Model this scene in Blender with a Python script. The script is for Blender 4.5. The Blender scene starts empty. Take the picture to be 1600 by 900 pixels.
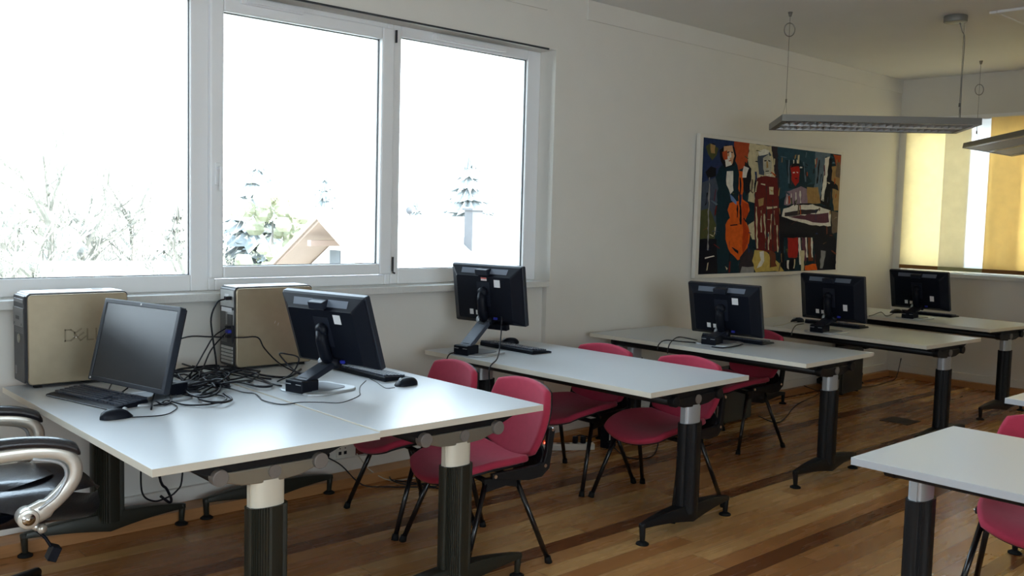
import bpy, math, random
from mathutils import Vector, Matrix
C = bpy.context.scene.collection
R = math.radians
PI = math.pi
# ------------------------------------------------------------------ camera
cam_d = bpy.data.cameras.new('camera'); cam = bpy.data.objects.new('camera', cam_d); C.objects.link(cam)
YAW, PIT, ROL, FPX = 8.30449461e-01, -7.51882920e-02, 2.62927599e-02, 1466.4
H = 1.482
d = Vector((math.cos(PIT)*math.cos(YAW), math.cos(PIT)*math.sin(YAW), math.sin(PIT)))
r0 = Vector((math.sin(YAW), -math.cos(YAW), 0)); u0 = r0.cross(d)
rr = math.cos(ROL)*r0+math.sin(ROL)*u0; uu = -math.sin(ROL)*r0+math.cos(ROL)*u0
cam.matrix_world = Matrix(((rr.x, uu.x, -d.x, 0), (rr.y, uu.y, -d.y, 0), (rr.z, uu.z, -d.z, H), (0, 0, 0, 1)))
cam_d.sensor_width = 36; cam_d.lens = FPX/1600*36; cam_d.clip_start = .05; cam_d.clip_end = 400
bpy.context.scene.camera = cam
# ------------------------------------------------------------------ world, sun, exposure
SKY = 5.2
w = bpy.data.worlds.new('sky'); bpy.context.scene.world = w; w.use_nodes = True
nt = w.node_tree; bg = nt.nodes['Background']
tc = nt.nodes.new('ShaderNodeTexCoord'); sp = nt.nodes.new('ShaderNodeSeparateXYZ'); cr = nt.nodes.new('ShaderNodeValToRGB')
nt.links.new(tc.outputs['Generated'], sp.inputs[0]); nt.links.new(sp.outputs['Z'], cr.inputs[0]); nt.links.new(cr.outputs[0], bg.inputs[0])
cr.color_ramp.elements[0].position = 0; cr.color_ramp.elements[0].color = (.84, .92, 1, 1)
cr.color_ramp.elements[1].position = .9; cr.color_ramp.elements[1].color = (.62, .80, 1, 1)
bg.inputs[1].default_value = SKY
sun_d = bpy.data.lights.new('sun', 'SUN'); sun = bpy.data.objects.new('sun', sun_d); C.objects.link(sun)
sun_d.energy = 8; sun_d.angle = R(1.5); sun_d.color = (1, .95, .86)
sun.rotation_euler = Vector((.25, -.75, .75)).to_track_quat('Z', 'Y').to_euler()
vs = bpy.context.scene.view_settings
vs.view_transform = 'Standard'; vs.look = 'None'; vs.gamma = 1; vs.exposure = 1.05; vs.use_curve_mapping = False
cy = bpy.context.scene.cycles
cy.max_bounces = 10; cy.diffuse_bounces = 6; cy.glossy_bounces = 4; cy.transmission_bounces = 6; cy.transparent_max_bounces = 16
cy.use_denoising = True; cy.sample_clamp_indirect = 8; cy.caustics_reflective = False; cy.caustics_refractive = False

# ------------------------------------------------------------------ materials
def mat(name, col, rough=.5, metal=0, spec=.5, coat=0, emit=None, noise=0, nscale=20, bump=0, bscale=60, sheen=0, stretch=None):
    m = bpy.data.materials.new(name); m.use_nodes = True; n = m.node_tree; b = n.nodes['Principled BSDF']
    b.inputs['Base Color'].default_value = (*col, 1); b.inputs['Roughness'].default_value = rough
    b.inputs['Metallic'].default_value = metal; b.inputs['Specular IOR Level'].default_value = spec
    b.inputs['Coat Weight'].default_value = coat
    if sheen: b.inputs['Sheen Weight'].default_value = sheen
    t = n.nodes.new('ShaderNodeTexCoord'); mp = n.nodes.new('ShaderNodeMapping'); n.links.new(t.outputs['Object'], mp.inputs[0])
    if stretch: mp.inputs['Scale'].default_value = stretch
    if noise:
        x = n.nodes.new('ShaderNodeTexNoise'); x.inputs['Scale'].default_value = nscale; x.inputs['Detail'].default_value = 5
        n.links.new(mp.outputs[0], x.inputs['Vector'])
        r_ = n.nodes.new('ShaderNodeMapRange'); r_.inputs['To Min'].default_value = 1-noise; r_.inputs['To Max'].default_value = 1+noise
        n.links.new(x.outputs['Fac'], r_.inputs[0])
        mx = n.nodes.new('ShaderNodeVectorMath'); mx.operation = 'SCALE'; mx.inputs[0].default_value = col
        n.links.new(r_.outputs[0], mx.inputs['Scale']); n.links.new(mx.outputs[0], b.inputs['Base Color'])
    if bump:
        x = n.nodes.new('ShaderNodeTexNoise'); x.inputs['Scale'].default_value = bscale; x.inputs['Detail'].default_value = 4
        n.links.new(mp.outputs[0], x.inputs['Vector'])
        bp = n.nodes.new('ShaderNodeBump'); bp.inputs['Strength'].default_value = bump; bp.inputs['Distance'].default_value = .002
        n.links.new(x.outputs['Fac'], bp.inputs['Height']); n.links.new(bp.outputs[0], b.inputs['Normal'])
    if emit: b.inputs['Emission Color'].default_value = (*emit[0], 1); b.inputs['Emission Strength'].default_value = emit[1]
    return m
M = {
 'paint': mat('wall_paint', (.70, .68, .635), .9, noise=.03, nscale=6, bump=.25, bscale=140),
 'ceil': mat('ceiling_paint', (.75, .75, .74), .9, noise=.03, nscale=3),
 'pvc': mat('white_pvc', (.82, .83, .85), .35, noise=.01),
 'pvcdark': mat('rubber_seal', (.03, .03, .035), .6, noise=.05),
 'sill': mat('sill_stone', (.62, .62, .60), .4, noise=.08, nscale=90),
 'plinth': mat('plinth_wood', (.42, .20, .075), .4, noise=.2, nscale=8, stretch=(1, 14, 14)),
 'desk': mat('grey_laminate', (.56, .59, .62), .31, spec=.42, noise=.015, nscale=300),
 'edge': mat('warm_lit_edging', (.66, .62, .53), .45, noise=.03),  # beige of the warm bounce light put into the edge colour
 'white_desk': mat('white_laminate', (.66, .69, .72), .35, noise=.015, nscale=300),
 'legblack': mat('olive_black_metal', (.026, .026, .019), .38, spec=.4, metal=.3, noise=.08),
 'legblack2': mat('black_metal', (.007, .007, .008), .45, spec=.3, noise=.08),
 'cream': mat('cream_metal', (.72, .69, .58), .4, metal=.2, noise=.02),
 'silver': mat('satin_silver', (.32, .31, .26), .35, metal=.7, noise=.04, nscale=60),
 'cap': mat('grey_plastic_cap', (.17, .15, .135), .5, noise=.05),
 'red': mat('crimson_upholstery', (.40, .034, .072), .85, spec=.2, noise=.12, nscale=40, bump=.4, bscale=400, sheen=.12),
 'red2': mat('scarlet_upholstery', (.50, .022, .03), .85, spec=.2, noise=.12, nscale=40, bump=.4, bscale=400, sheen=.1),
 'shellblack': mat('black_shell', (.007, .007, .008), .5, spec=.3, noise=.05),
 'alu': mat('polished_aluminium', (.8, .8, .8), .2, metal=1, noise=.03),
 'tube': mat('black_tube', (.006, .005, .006), .25, spec=.4, coat=.2, noise=.05),
 'rubber': mat('black_rubber', (.008, .008, .008), .7, spec=.2, noise=.1),
 'plastic': mat('black_plastic', (.005, .0065, .012), .42, spec=.16, noise=.06, nscale=80),
 'plastic2': mat('charcoal_plastic', (.012, .015, .025), .42, spec=.3, noise=.06, nscale=80),
 'screen': mat('dark_lcd', (.007, .010, .016), .26, spec=.45, noise=.03),
 'bezel': mat('grey_bezel', (.018, .023, .034), .4, spec=.3, noise=.04),
 'grille': mat('speaker_mesh', (.10, .12, .16), .5, noise=.4, nscale=900),
 'armlit': mat('lit_arm_plastic', (.05, .06, .085), .42, spec=.4, noise=.05),  # stand arm plastic, lighter and bluer to paint in the light on it
 'inlay': mat('grey_inlay', (.14, .16, .19), .45, noise=.05),
 'dimmedband': mat('dimmed_edge_band', (.40, .42, .45), .45, noise=.03),  # white desk edge, colour darkened to offset strong light on that side
 'basegrey': mat('silver_base', (.46, .49, .52), .35, metal=.4, noise=.03),
 'label': mat('paper_label', (.75, .75, .76), .6, noise=.1, nscale=180),
 'labelred': mat('red_label_print', (.6, .08, .06), .6, noise=.05),
 'blueplug': mat('blue_connector', (.02, .03, .35), .5, noise=.05),
 'cable': mat('black_cable', (.006, .006, .010), .4, spec=.25, noise=.05),
 'cable_grey': mat('beige_cable', (.45, .42, .34), .5, noise=.05),
 'towerside': mat('champagne_metal', (.44, .37, .26), .36, metal=.7, noise=.06, nscale=30, bump=.1, bscale=500),
 'towertop': mat('reflecting_top_metal', (.74, .75, .76), .3, metal=.3, noise=.03),  # case top paler than the sides, its reflection put into the colour
 'towerfront': mat('tower_front_black', (.02, .02, .024), .4, noise=.05),
 'towergrey': mat('tower_grey', (.16, .16, .16), .4, noise=.05),
 'steel': mat('galvanised_steel', (.55, .56, .55), .4, metal=.6, noise=.15, nscale=20),
 'darktower': mat('dark_tower', (.05, .055, .05), .5, noise=.1),
 'keycap_lit': mat('highlit_keycaps', (.05, .06, .085), .4, noise=.05),  # black keys lightened, bluish highlights painted into the base colour
 'emboss': mat('embossed_mark', (.30, .25, .17), .5, metal=.6, noise=.05),
 'leather': mat('black_leather', (.016, .015, .02), .32, coat=.3, noise=.1, nscale=8, bump=.6, bscale=120),
 'armsilver': mat('silver_arm', (.68, .66, .60), .28, metal=.55, noise=.03),
 'canvasframe': mat('canvas_edge', (.66, .63, .57), .8, noise=.04),
 'lamp': mat('lamp_grey', (.19, .185, .17), .45, metal=.3, noise=.04),
 'louvre': mat('louvre_reflector', (.75, .75, .75), .25, metal=.6, noise=.03),
 'lampdark': mat('lamp_inside', (.06, .06, .055), .6, noise=.05),
 'wire': mat('steel_wire', (.22, .21, .19), .4, metal=.5, noise=.05),
 'hem': mat('brown_hem_bar', (.24, .10, .02), .6, noise=.08),
 'hem2': mat('olive_hem_bar', (.42, .42, .22), .6, noise=.05),
 'hatch': mat('floor_box_brown', (.05, .035, .02), .5, noise=.1),
 'socket': mat('socket_white', (.70, .68, .62), .4, noise=.02),
 'socketred': mat('socket_red', (.10, .012, .01), .4, noise=.04),
 'redlamp': mat('switch_glow', (1, .1, .05), .4, emit=((1, .06, .03), 6)),
 'orangeplug': mat('orange_plug', (.6, .14, .03), .5, noise=.04),
 # outdoors
 'render': mat('white_render', (.78, .77, .74), .9, noise=.04),
 'rooftile': mat('pale_roof_tiles', (.34, .33, .32), .8, noise=.12, nscale=3, stretch=(1, 1, 12)),
 'soffit': mat('brown_soffit_boards', (.27, .19, .155), .7, noise=.1, nscale=3),
 'chimney': mat('grey_chimney_brick', (.10, .098, .10), .9, noise=.15, nscale=6),
 'shutter': mat('grey_shutter', (.11, .12, .135), .6, noise=.05),
 'conifer': mat('hazed_needles', (.26, .275, .275), .9, noise=.3, nscale=2),  # needles far paler than real ones, bright haze painted into the colour
 'foliage': mat('hazed_green_leaves', (.37, .37, .26), .9, noise=.3, nscale=2),  # leaf colour lightened to carry the outdoor haze and glare
 'twig': mat('hazed_twigs', (.23, .22, .19), .9, noise=.25, nscale=3),  # twigs whitened in colour for the same painted haze
 'bark': mat('tree_bark', (.2, .18, .16), .9, noise=.2),
 'ground': mat('winter_grass', (.40, .40, .33), .95, noise=.15, nscale=.3),
}
def glassmat():
    m = bpy.data.materials.new('window_glass'); m.use_nodes = True; n = m.node_tree; n.nodes.clear()
    o = n.nodes.new('ShaderNodeOutputMaterial'); t = n.nodes.new('ShaderNodeBsdfTransparent'); g = n.nodes.new('ShaderNodeBsdfGlossy')
    t.inputs[0].default_value = (.93, .96, .96, 1); g.inputs['Roughness'].default_value = .01
    f = n.nodes.new('ShaderNodeFresnel'); f.inputs[0].default_value = 1.3; mx = n.nodes.new('ShaderNodeMixShader')
    n.links.new(f.outputs[0], mx.inputs[0]); n.links.new(t.outputs[0], mx.inputs[1]); n.links.new(g.outputs[0], mx.inputs[2]); n.links.new(mx.outputs[0], o.inputs[0])
    return m
M['glass'] = glassmat()
def blindmat(name, col, tr, thru=.0):
    m = bpy.data.materials.new(name); m.use_nodes = True; n = m.node_tree; n.nodes.clear()
    o = n.nodes.new('ShaderNodeOutputMaterial'); t = n.nodes.new('ShaderNodeBsdfTranslucent'); g = n.nodes.new('ShaderNodeBsdfDiffuse')
    x = n.nodes.new('ShaderNodeTexNoise'); x.inputs['Scale'].default_value = 9; x.inputs['Detail'].default_value = 8
    c = n.nodes.new('ShaderNodeTexCoord'); n.links.new(c.outputs['Object'], x.inputs['Vector'])
    q = n.nodes.new('ShaderNodeMapRange'); q.inputs['To Min'].default_value = .88; q.inputs['To Max'].default_value = 1.12; n.links.new(x.outputs['Fac'], q.inputs[0])
    for sh, cc in ((t, tr), (g, col)):
        v = n.nodes.new('ShaderNodeVectorMath'); v.operation = 'SCALE'; v.inputs[0].default_value = cc
        n.links.new(q.outputs[0], v.inputs['Scale']); n.links.new(v.outputs[0], sh.inputs['Color'])
    a = n.nodes.new('ShaderNodeAddShader'); n.links.new(t.outputs[0], a.inputs[0]); n.links.new(g.outputs[0], a.inputs[1])
    mx = n.nodes.new('ShaderNodeMixShader'); tt = n.nodes.new('ShaderNodeBsdfTransparent'); mx.inputs[0].default_value = thru
    n.links.new(a.outputs[0], mx.inputs[1]); n.links.new(tt.outputs[0], mx.inputs[2]); n.links.new(mx.outputs[0], o.inputs[0])
    return m
M['blind_yellow'] = blindmat('yellow_blind_fabric', (.48, .43, .31), (.50, .45, .32))
M['blind_gold'] = blindmat('golden_blind_fabric', (.48, .39, .21), (.50, .41, .23))
M['blind_sheer'] = blindmat('sheer_blind_fabric', (.30, .30, .30), (.55, .55, .56), .12)
def floormat():
    m = bpy.data.materials.new('plank_floor'); m.use_nodes = True; n = m.node_tree; b = n.nodes['Principled BSDF']; b.inputs['Specular IOR Level'].default_value = .38; L = n.links.new
    def N(t): return n.nodes.new(t)
    def math_(op, a, bb=None):
        x = N('ShaderNodeMath'); x.operation = op
        for i, v in enumerate((a, bb)):
            if v is None: continue
            if isinstance(v, (int, float)): x.inputs[i].default_value = v
            else: L(v, x.inputs[i])
        return x.outputs[0]
    t = N('ShaderNodeTexCoord'); s = N('ShaderNodeSeparateXYZ'); L(t.outputs['Object'], s.inputs[0])
    yy = math_('DIVIDE', math_('SUBTRACT', s.outputs['Y'], .06), .1); row = math_('FLOOR', yy)
    wn = N('ShaderNodeTexWhiteNoise'); wn.noise_dimensions = '1D'; L(row, wn.inputs['W'])
    xx = math_('ADD', math_('DIVIDE', s.outputs['X'], 1.9), math_('MULTIPLY', wn.outputs['Value'], 9.0)); col = math_('FLOOR', xx)
    cv = N('ShaderNodeCombineXYZ'); L(row, cv.inputs[0]); L(col, cv.inputs[1])
    w2 = N('ShaderNodeTexWhiteNoise'); w2.noise_dimensions = '2D'; L(cv.outputs[0], w2.inputs['Vector'])
    md = math_('MODULO', math_('ADD', row, 700), 7)        # one dark strip in every seven
    dark = math_('COMPARE', md, 0); dark.node.inputs[2].default_value = .4
    mp = N('ShaderNodeMapping'); mp.inputs['Scale'].default_value = (.9, 9, 1); L(t.outputs['Object'], mp.inputs[0])
    ad = N('ShaderNodeVectorMath'); ad.operation = 'ADD'; L(mp.outputs[0], ad.inputs[0]); L(w2.outputs['Color'], ad.inputs[1])
    g = N('ShaderNodeTexNoise'); g.inputs['Scale'].default_value = 2.0; g.inputs['Detail'].default_value = 4; g.inputs['Distortion'].default_value = .6; L(ad.outputs[0], g.inputs['Vector'])
    cr = N('ShaderNodeValToRGB'); L(w2.outputs['Value'], cr.inputs[0]); e = cr.color_ramp.elements
    e[0].position = 0; e[0].color = (.32, .125, .038, 1); e[1].position = 1; e[1].color = (.60, .35, .135, 1)
    x = e.new(.5); x.color = (.44, .20, .068, 1)
    mx = N('ShaderNodeMix'); mx.data_type = 'RGBA'; L(dark, mx.inputs['Factor']); L(cr.outputs[0], mx.inputs[6]); mx.inputs[7].default_value = (.17, .058, .018, 1)
    gr = N('ShaderNodeMapRange'); gr.inputs['From Min'].default_value = .3; gr.inputs['From Max'].default_value = .7; gr.inputs['To Min'].default_value = .90; gr.inputs['To Max'].default_value = 1.05; L(g.outputs['Fac'], gr.inputs[0])
    vo = N('ShaderNodeTexVoronoi'); vo.inputs['Scale'].default_value = 2.6
    m2 = N('ShaderNodeMapping'); m2.inputs['Scale'].default_value = (.8, 1.8, 1); L(t.outputs['Object'], m2.inputs[0]); L(m2.outputs[0], vo.inputs['Vector'])
    kn = N('ShaderNodeMapRange'); kn.inputs['From Min'].default_value = .02; kn.inputs['From Max'].default_value = .06; kn.inputs['To Min'].default_value = .35; L(vo.outputs['Distance'], kn.inputs[0])
    fy = math_('FRACT', yy); gap = math_('GREATER_THAN', math_('ABSOLUTE', math_('SUBTRACT', fy, .5)), .488)
    fx = math_('FRACT', xx); gap2 = math_('GREATER_THAN', math_('ABSOLUTE', math_('SUBTRACT', fx, .5)), .4988)
    gp = math_('SUBTRACT', 1, math_('MULTIPLY', math_('MAXIMUM', gap, gap2), .55))
    k = math_('MULTIPLY', math_('MULTIPLY', gr.outputs[0], kn.outputs[0]), gp)
    sc = N('ShaderNodeVectorMath'); sc.operation = 'SCALE'; L(mx.outputs[2], sc.inputs[0]); L(k, sc.inputs['Scale']); L(sc.outputs[0], b.inputs['Base Color'])
    ro = N('ShaderNodeMapRange'); ro.inputs['To Min'].default_value = .18; ro.inputs['To Max'].default_value = .36; L(g.outputs['Fac'], ro.inputs[0]); L(ro.outputs[0], b.inputs['Roughness'])
    bp = N('ShaderNodeBump'); bp.inputs['Strength'].default_value = .15; bp.inputs['Distance'].default_value = .002; L(g.outputs['Fac'], bp.inputs['Height']); L(bp.outputs[0], b.inputs['Normal'])
    return m
M['floor'] = floormat()

# ------------------------------------------------------------------ mesh helpers
class MB:
    def __init__(s): s.v = []; s.f = []; s.mi = []; s.sm = []; s.T = Matrix(); s.m = 0; s.smooth = False
    def add(s, vs_, fs):
        o = len(s.v); s.v += [tuple(s.T @ Vector(p)) for p in vs_]
        s.f += [tuple(i+o for i in f) for f in fs]; s.mi += [s.m]*len(fs); s.sm += [s.smooth]*len(fs); return s
    def box(s, a, b):
        x0, y0, z0 = a; x1, y1, z1 = b
        return s.add([(x0,y0,z0),(x1,y0,z0),(x1,y1,z0),(x0,y1,z0),(x0,y0,z1),(x1,y0,z1),(x1,y1,z1),(x0,y1,z1)],
                     [(0,3,2,1),(4,5,6,7),(0,1,5,4),(1,2,6,5),(2,3,7,6),(3,0,4,7)])
    def cbox(s, c, d, rot=None):
        T = s.T
        s.T = T @ Matrix.Translation(c) @ (rot.to_matrix().to_4x4() if rot is not None and hasattr(rot, 'to_matrix') else (rot or Matrix()))
        s.box((-d[0]/2,-d[1]/2,-d[2]/2),(d[0]/2,d[1]/2,d[2]/2)); s.T = T; return s
    def loft(s, rings, cap=True, closed=True):
        n = len(rings[0]); vs_ = [p for r in rings for p in r]; fs = []
        for i in range(len(rings)-1):
            for j in range(n if closed else n-1):
                k = (j+1) % n; fs.append((i*n+j, i*n+k, (i+1)*n+k, (i+1)*n+j))
        if cap: fs.append(tuple(range(n))[::-1]); fs.append(tuple((len(rings)-1)*n+j for j in range(n)))
        return s.add(vs_, fs)
    def tube(s, pts, r, n=8, cap=True, rs=None):
        pts = [Vector(p) for p in pts]; rings = []; up = None
        for i, p in enumerate(pts):
            t = (pts[min(i+1, len(pts)-1)]-pts[max(i-1, 0)]).normalized()
            if up is None: up = Vector((0,0,1)) if abs(t.z) < .9 else Vector((1,0,0))
            a = t.cross(up).normalized(); b_ = a.cross(t).normalized(); up = b_
            q = rs[i] if rs else r
            rings.append([p+q*(math.cos(2*PI*k/n)*a+math.sin(2*PI*k/n)*b_) for k in range(n)])
        return s.loft(rings, cap)
    def cyl(s, a, b, r, n=16, r2=None): return s.tube([a, b], r, n, rs=[r, r if r2 is None else r2])
    def prism(s, prof, a, b, ax='y'):
        f = {'y': lambda p, t: (p[0], t, p[1]), 'x': lambda p, t: (t, p[0], p[1]), 'z': lambda p, t: (p[0], p[1], t)}[ax]
        return s.loft([[f(p, a) for p in prof], [f(p, b) for p in prof]])
    def build(s, name, m, parent=None, bev=0, loc=None, seg=2, fix=True):
        me = bpy.data.meshes.new(name); me.from_pydata(s.v, [], s.f)
        for x in (m if isinstance(m, (list, tuple)) else [m]): me.materials.append(M[x] if isinstance(x, str) else x)
        me.polygons.foreach_set('material_index', s.mi); me.polygons.foreach_set('use_smooth', s.sm)
        if fix:
            import bmesh
            b = bmesh.new(); b.from_mesh(me); bmesh.ops.recalc_face_normals(b, faces=b.faces); b.to_mesh(me); b.free()
        me.update(); o = bpy.data.objects.new(name, me); C.objects.link(o)
        if parent: o.parent = parent
        if loc: o.location = loc
        if bev:
            md = o.modifiers.new('bevel', 'BEVEL'); md.width = bev; md.segments = seg; md.limit_method = 'ANGLE'; md.angle_limit = R(35)
            md.harden_normals = False
        return o
def smooth_pts(pts, n=6):
    P = [Vector(p) for p in pts]; P = [P[0]*2-P[1]]+P+[P[-1]*2-P[-2]]; out = []
    for i in range(1, len(P)-2):
        for k in range(n):
            t = k/n; a, b, c, e = P[i-1], P[i], P[i+1], P[i+2]
            out.append(.5*((2*b)+(-a+c)*t+(2*a-5*b+4*c-e)*t*t+(-a+3*b-3*c+e)*t**3))
    return out+[P[-2]]
def tag(o, label, cat, group=None, kind=None):
    if label: o['label'] = label
    if cat: o['category'] = cat
    if group: o['group'] = group
    if kind: o['kind'] = kind
    return o
def thing(name, label, cat, loc=(0,0,0), rz=0, group=None):
    o = bpy.data.objects.new(name, None); C.objects.link(o); o.location = loc; o.rotation_euler = (0, 0, rz); o.empty_display_size = .1
    return tag(o, label, cat, group)
def struct(name, mb, m, bev=0, label=None, parent=None):
    o = mb.build(name, m, parent, bev=bev)
    if not parent: o['kind'] = 'structure'
    if label: o['label'] = label
    return o
def copy_tree(o, parent=None):
    c = o.copy(); C.objects.link(c)
    if parent: c.parent = parent
    for ch in list(o.children): copy_tree(ch, c)
    return c
def place(o, loc, rz, label, group=None):
    o.location = loc; o.rotation_euler = (0, 0, rz); o['label'] = label
    if group: o['group'] = group
    return o
def rrect(x0, y0, x1, y1, r, n=5):
    out = []
    for cx, cy_, a in ((x1-r, y1-r, 0), (x0+r, y1-r, 90), (x0+r, y0+r, 180), (x1-r, y0+r, 270)):
        for k in range(n+1): out.append((cx+r*math.cos(R(a+90*k/n)), cy_+r*math.sin(R(a+90*k/n))))
    return out

# ------------------------------------------------------------------ room shell
W, XF, ZC = 4.36, 9.12, 2.925
X0, Y0 = -2.6, -3.4
OX0, OX1, OZ0, OZ1 = -1.2, 4.315, 1.075, 2.56      # big window opening
FY0, FY1, FZ0, FZ1 = .3, 4.275, 1.06, 2.50         # far window opening (along y)
WY0, WY1 = .7, 2.7                                 # window in the wall behind the camera's left
struct('floor', MB().box((X0-.3, Y0-.3, -.15), (XF+.3, 4.8, 0)), 'floor')
struct('ceiling', MB().box((X0-.3, Y0-.3, ZC), (XF+.3, 4.8, ZC+.2)), 'ceil')
b = MB(); b.box((X0, 4.40, 0), (4.29, 4.8, 1.035)); b.box((X0, W, OZ1), (OX1, 4.8, ZC)); b.box((OX1-.025, W, 0), (XF+.3, 4.8, 1.035)); b.box((OX1, W, 1.035), (XF+.3, 4.8, ZC)); b.box((X0, W, 1.035), (OX0, 4.8, OZ1))
struct('wall_north', b, 'paint')
b = MB(); b.box((XF, Y0, 0), (XF+.3, W, FZ0)); b.box((XF, Y0, FZ1), (XF+.3, W, ZC)); b.box((XF, Y0, FZ0), (XF+.3, FY0, FZ1)); b.box((XF, FY1, FZ0), (XF+.3, W, FZ1))
struct('wall_east', b, 'paint')
b = MB(); b.box((X0-.3, Y0, 0), (X0, 4.8, 1.0)); b.box((X0-.3, Y0, 2.5), (X0, 4.8, ZC)); b.box((X0-.3, Y0, 1.0), (X0, WY0, 2.5)); b.box((X0-.3, WY1, 1.0), (X0, 4.8, 2.5))
struct('wall_west', b, 'paint')
SX0, SX1 = -1.9, 2.1                                # window added behind the camera for warm fill light
b = MB(); b.box((X0-.3, Y0-.3, 0), (XF+.3, Y0, .9)); b.box((X0-.3, Y0-.3, 2.5), (XF+.3, Y0, ZC)); b.box((X0-.3, Y0-.3, .9), (SX0, Y0, 2.5)); b.box((SX1, Y0-.3, .9), (XF+.3, Y0, 2.5))
struct('wall_south', b, 'paint')
# raised bands under the ceiling and low skirting bands
struct('trim_1', MB().box((4.59, W-.010, 2.795), (XF, W, ZC)).box((X0, W-.010, 2.795), (4.22, W, ZC)), 'paint', .003)
struct('trim_2', MB().box((X0, 4.372, .055), (4.285, 4.40, .125)).box((4.30, W-.02, .055), (XF, W, .125)), 'paint', .004)
struct('trim_3', MB().box((XF-.02, Y0, .055), (XF, W-.02, .125)), 'paint', .004)
struct('trim_4', MB().box((OX0, 4.352, OZ1-.008), (4.245, 4.362, OZ1+.002)), 'pvcdark')
struct('baseboard_north', MB().box((X0, 4.245, 0), (4.55, 4.40, .055)).box((4.55, 4.30, 0), (XF-.02, W, .055)), 'plinth', .003)
struct('baseboard_east', MB().box((XF-.07, Y0, 0), (XF, 4.30, .055)), 'plinth', .003)
# sills
struct('trim_5', MB().box((OX0, 4.335, 1.035), (4.292, 4.56, 1.075)), 'sill', .004, 'pale stone sill board under the big window')
struct('trim_6', MB().box((XF-.045, FY0, 1.02), (XF+.12, FY1+.03, 1.06)), 'sill', .004, 'pale stone sill under the far blinds')
struct('trim_7', MB().box((XF-.03, FY0-.4, FZ1+.0), (XF, FY1+.02, FZ1+.045)), 'pvc', .004, 'white blind track above far window')

def frame_rect(b, x0, x1, z0, z1, ix0, ix1, iz0, iz1, y0, y1):
    b.box((x0, y0, z0), (ix0, y1, z1)); b.box((ix1, y0, z0), (x1, y1, z1)); b.box((ix0, y0, z0), (ix1, y1, iz0)); b.box((ix0, y0, iz1), (ix1, y1, z1))
def window_big():
    t = bpy.data.objects.new('window_1', None); C.objects.link(t); t['kind'] = 'structure'; t['label'] = 'wide white window with an opening sash between fixed panes'
    b = MB(); frame_rect(b, OX0, .855, 1.075, 2.56, OX0+.07, .80, 1.155, 2.498, 4.50, 4.57)
    frame_rect(b, .855, 2.045, 1.075, 2.56, .91, 1.953, 1.155, 2.498, 4.50, 4.57)
    frame_rect(b, 2.045, 3.15, 1.075, 2.56, 2.08, 3.11, 1.13, 2.53, 4.50, 4.57)
    frame_rect(b, 3.15, OX1, 1.075, 2.56, 3.203, 4.203, 1.163, 2.498, 4.50, 4.57)
    b.build('window_frame', 'pvc', t, bev=.006)
    b = MB(); frame_rect(b, 2.046, 3.146, 1.135, 2.532, 2.117, 3.063, 1.196, 2.465, 4.482, 4.5695)
    b.build('sash', 'pvc', t, bev=.008)
    for i, (a, c, z0, z1) in enumerate(((OX0+.07, .80, 1.155, 2.498), (.91, 1.953, 1.155, 2.498), (2.117, 3.063, 1.196, 2.465), (3.203, 4.203, 1.163, 2.498))):
        MB().box((a-.005, 4.532, z0-.005), (c+.005, 4.538, z1+.005)).build('pane', 'glass', t)
        g = MB(); q = .006; frame_rect(g, a-.002, c+.002, z0-.002, z1+.002, a+q*.55, c-q*.55, z0+q*.55, z1-q*.55, 4.520, 4.531)
        g.build('glazing_seal', 'pvcdark', t)
    h = MB(); h.cbox((2.083, 4.478, 1.66), (.03, .012, .11)); h.cyl((2.083, 4.475, 1.69), (2.083, 4.44, 1.69), .008)
    h.box((2.074, 4.432, 1.575), (2.092, 4.446, 1.70)); h.build('window_handle', 'pvc', t, bev=.004)
    h = MB(); h.box((3.147, 4.470, 1.15), (3.153, 4.484, 1.235)); h.box((3.147, 4.470, 2.455), (3.153, 4.484, 2.525)); h.cyl((3.15, 4.476, 1.146), (3.165, 4.476, 1.14), .005)
    h.build('hinge', 'pvcdark', t)
    for a, c in ((3.42, 3.98), (2.20, 2.55)):
        v = MB(); v.box((a, 4.462, 2.512), (c, 4.50, 2.545)); v.box((a+.02, 4.452, 2.518), (c-.01, 4.463, 2.53)); v.build('ventilator', 'pvc', t, bev=.003)
window_big()
def window_side(name, x, y0, y1, z0, z1, splits, label):
    t = bpy.data.objects.new(name, None); C.objects.link(t); t['kind'] = 'structure'; t['label'] = label
    ys = [y0]+splits+[y1]; b = MB()
    for a, c in zip(ys[:-1], ys[1:]):
        b.box((x, a, z0), (x+.06, a+.06, z1)); b.box((x, c-.06, z0), (x+.06, c, z1)); b.box((x, a+.06, z0), (x+.06, c-.06, z0+.07)); b.box((x, a+.06, z1-.07), (x+.06, c-.06, z1))
        MB().box((x+.028, a+.055, z0+.065), (x+.034, c-.055, z1-.065)).build('pane', 'glass', t)
    b.build('window_frame', 'pvc', t, bev=.005)
window_side('window_2', XF+.14, FY0, FY1, FZ0, FZ1, [1.6, 2.95], 'white window behind the yellow panel blinds')
window_side('window_3', X0-.2, WY0, WY1, 1.0, 2.5, [1.7], 'white window in the wall behind the viewer')
t = bpy.data.objects.new('fill_window', None); C.objects.link(t); t['kind'] = 'structure'; t['label'] = 'white window in the wall behind the viewer\'s back'
b = MB(); frame_rect(b, SX0, -.3, .9, 2.5, SX0+.07, -.37, .97, 2.43, Y0-.25, Y0-.19); frame_rect(b, -.3, SX1, .9, 2.5, -.23, SX1-.07, .97, 2.43, Y0-.25, Y0-.19); b.build('window_frame', 'pvc', t)
for a, c in ((SX0+.065, -.365), (-.235, SX1-.065)): MB().box((a, Y0-.225, .965), (c, Y0-.219, 2.435)).build('pane', 'glass', t)
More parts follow.
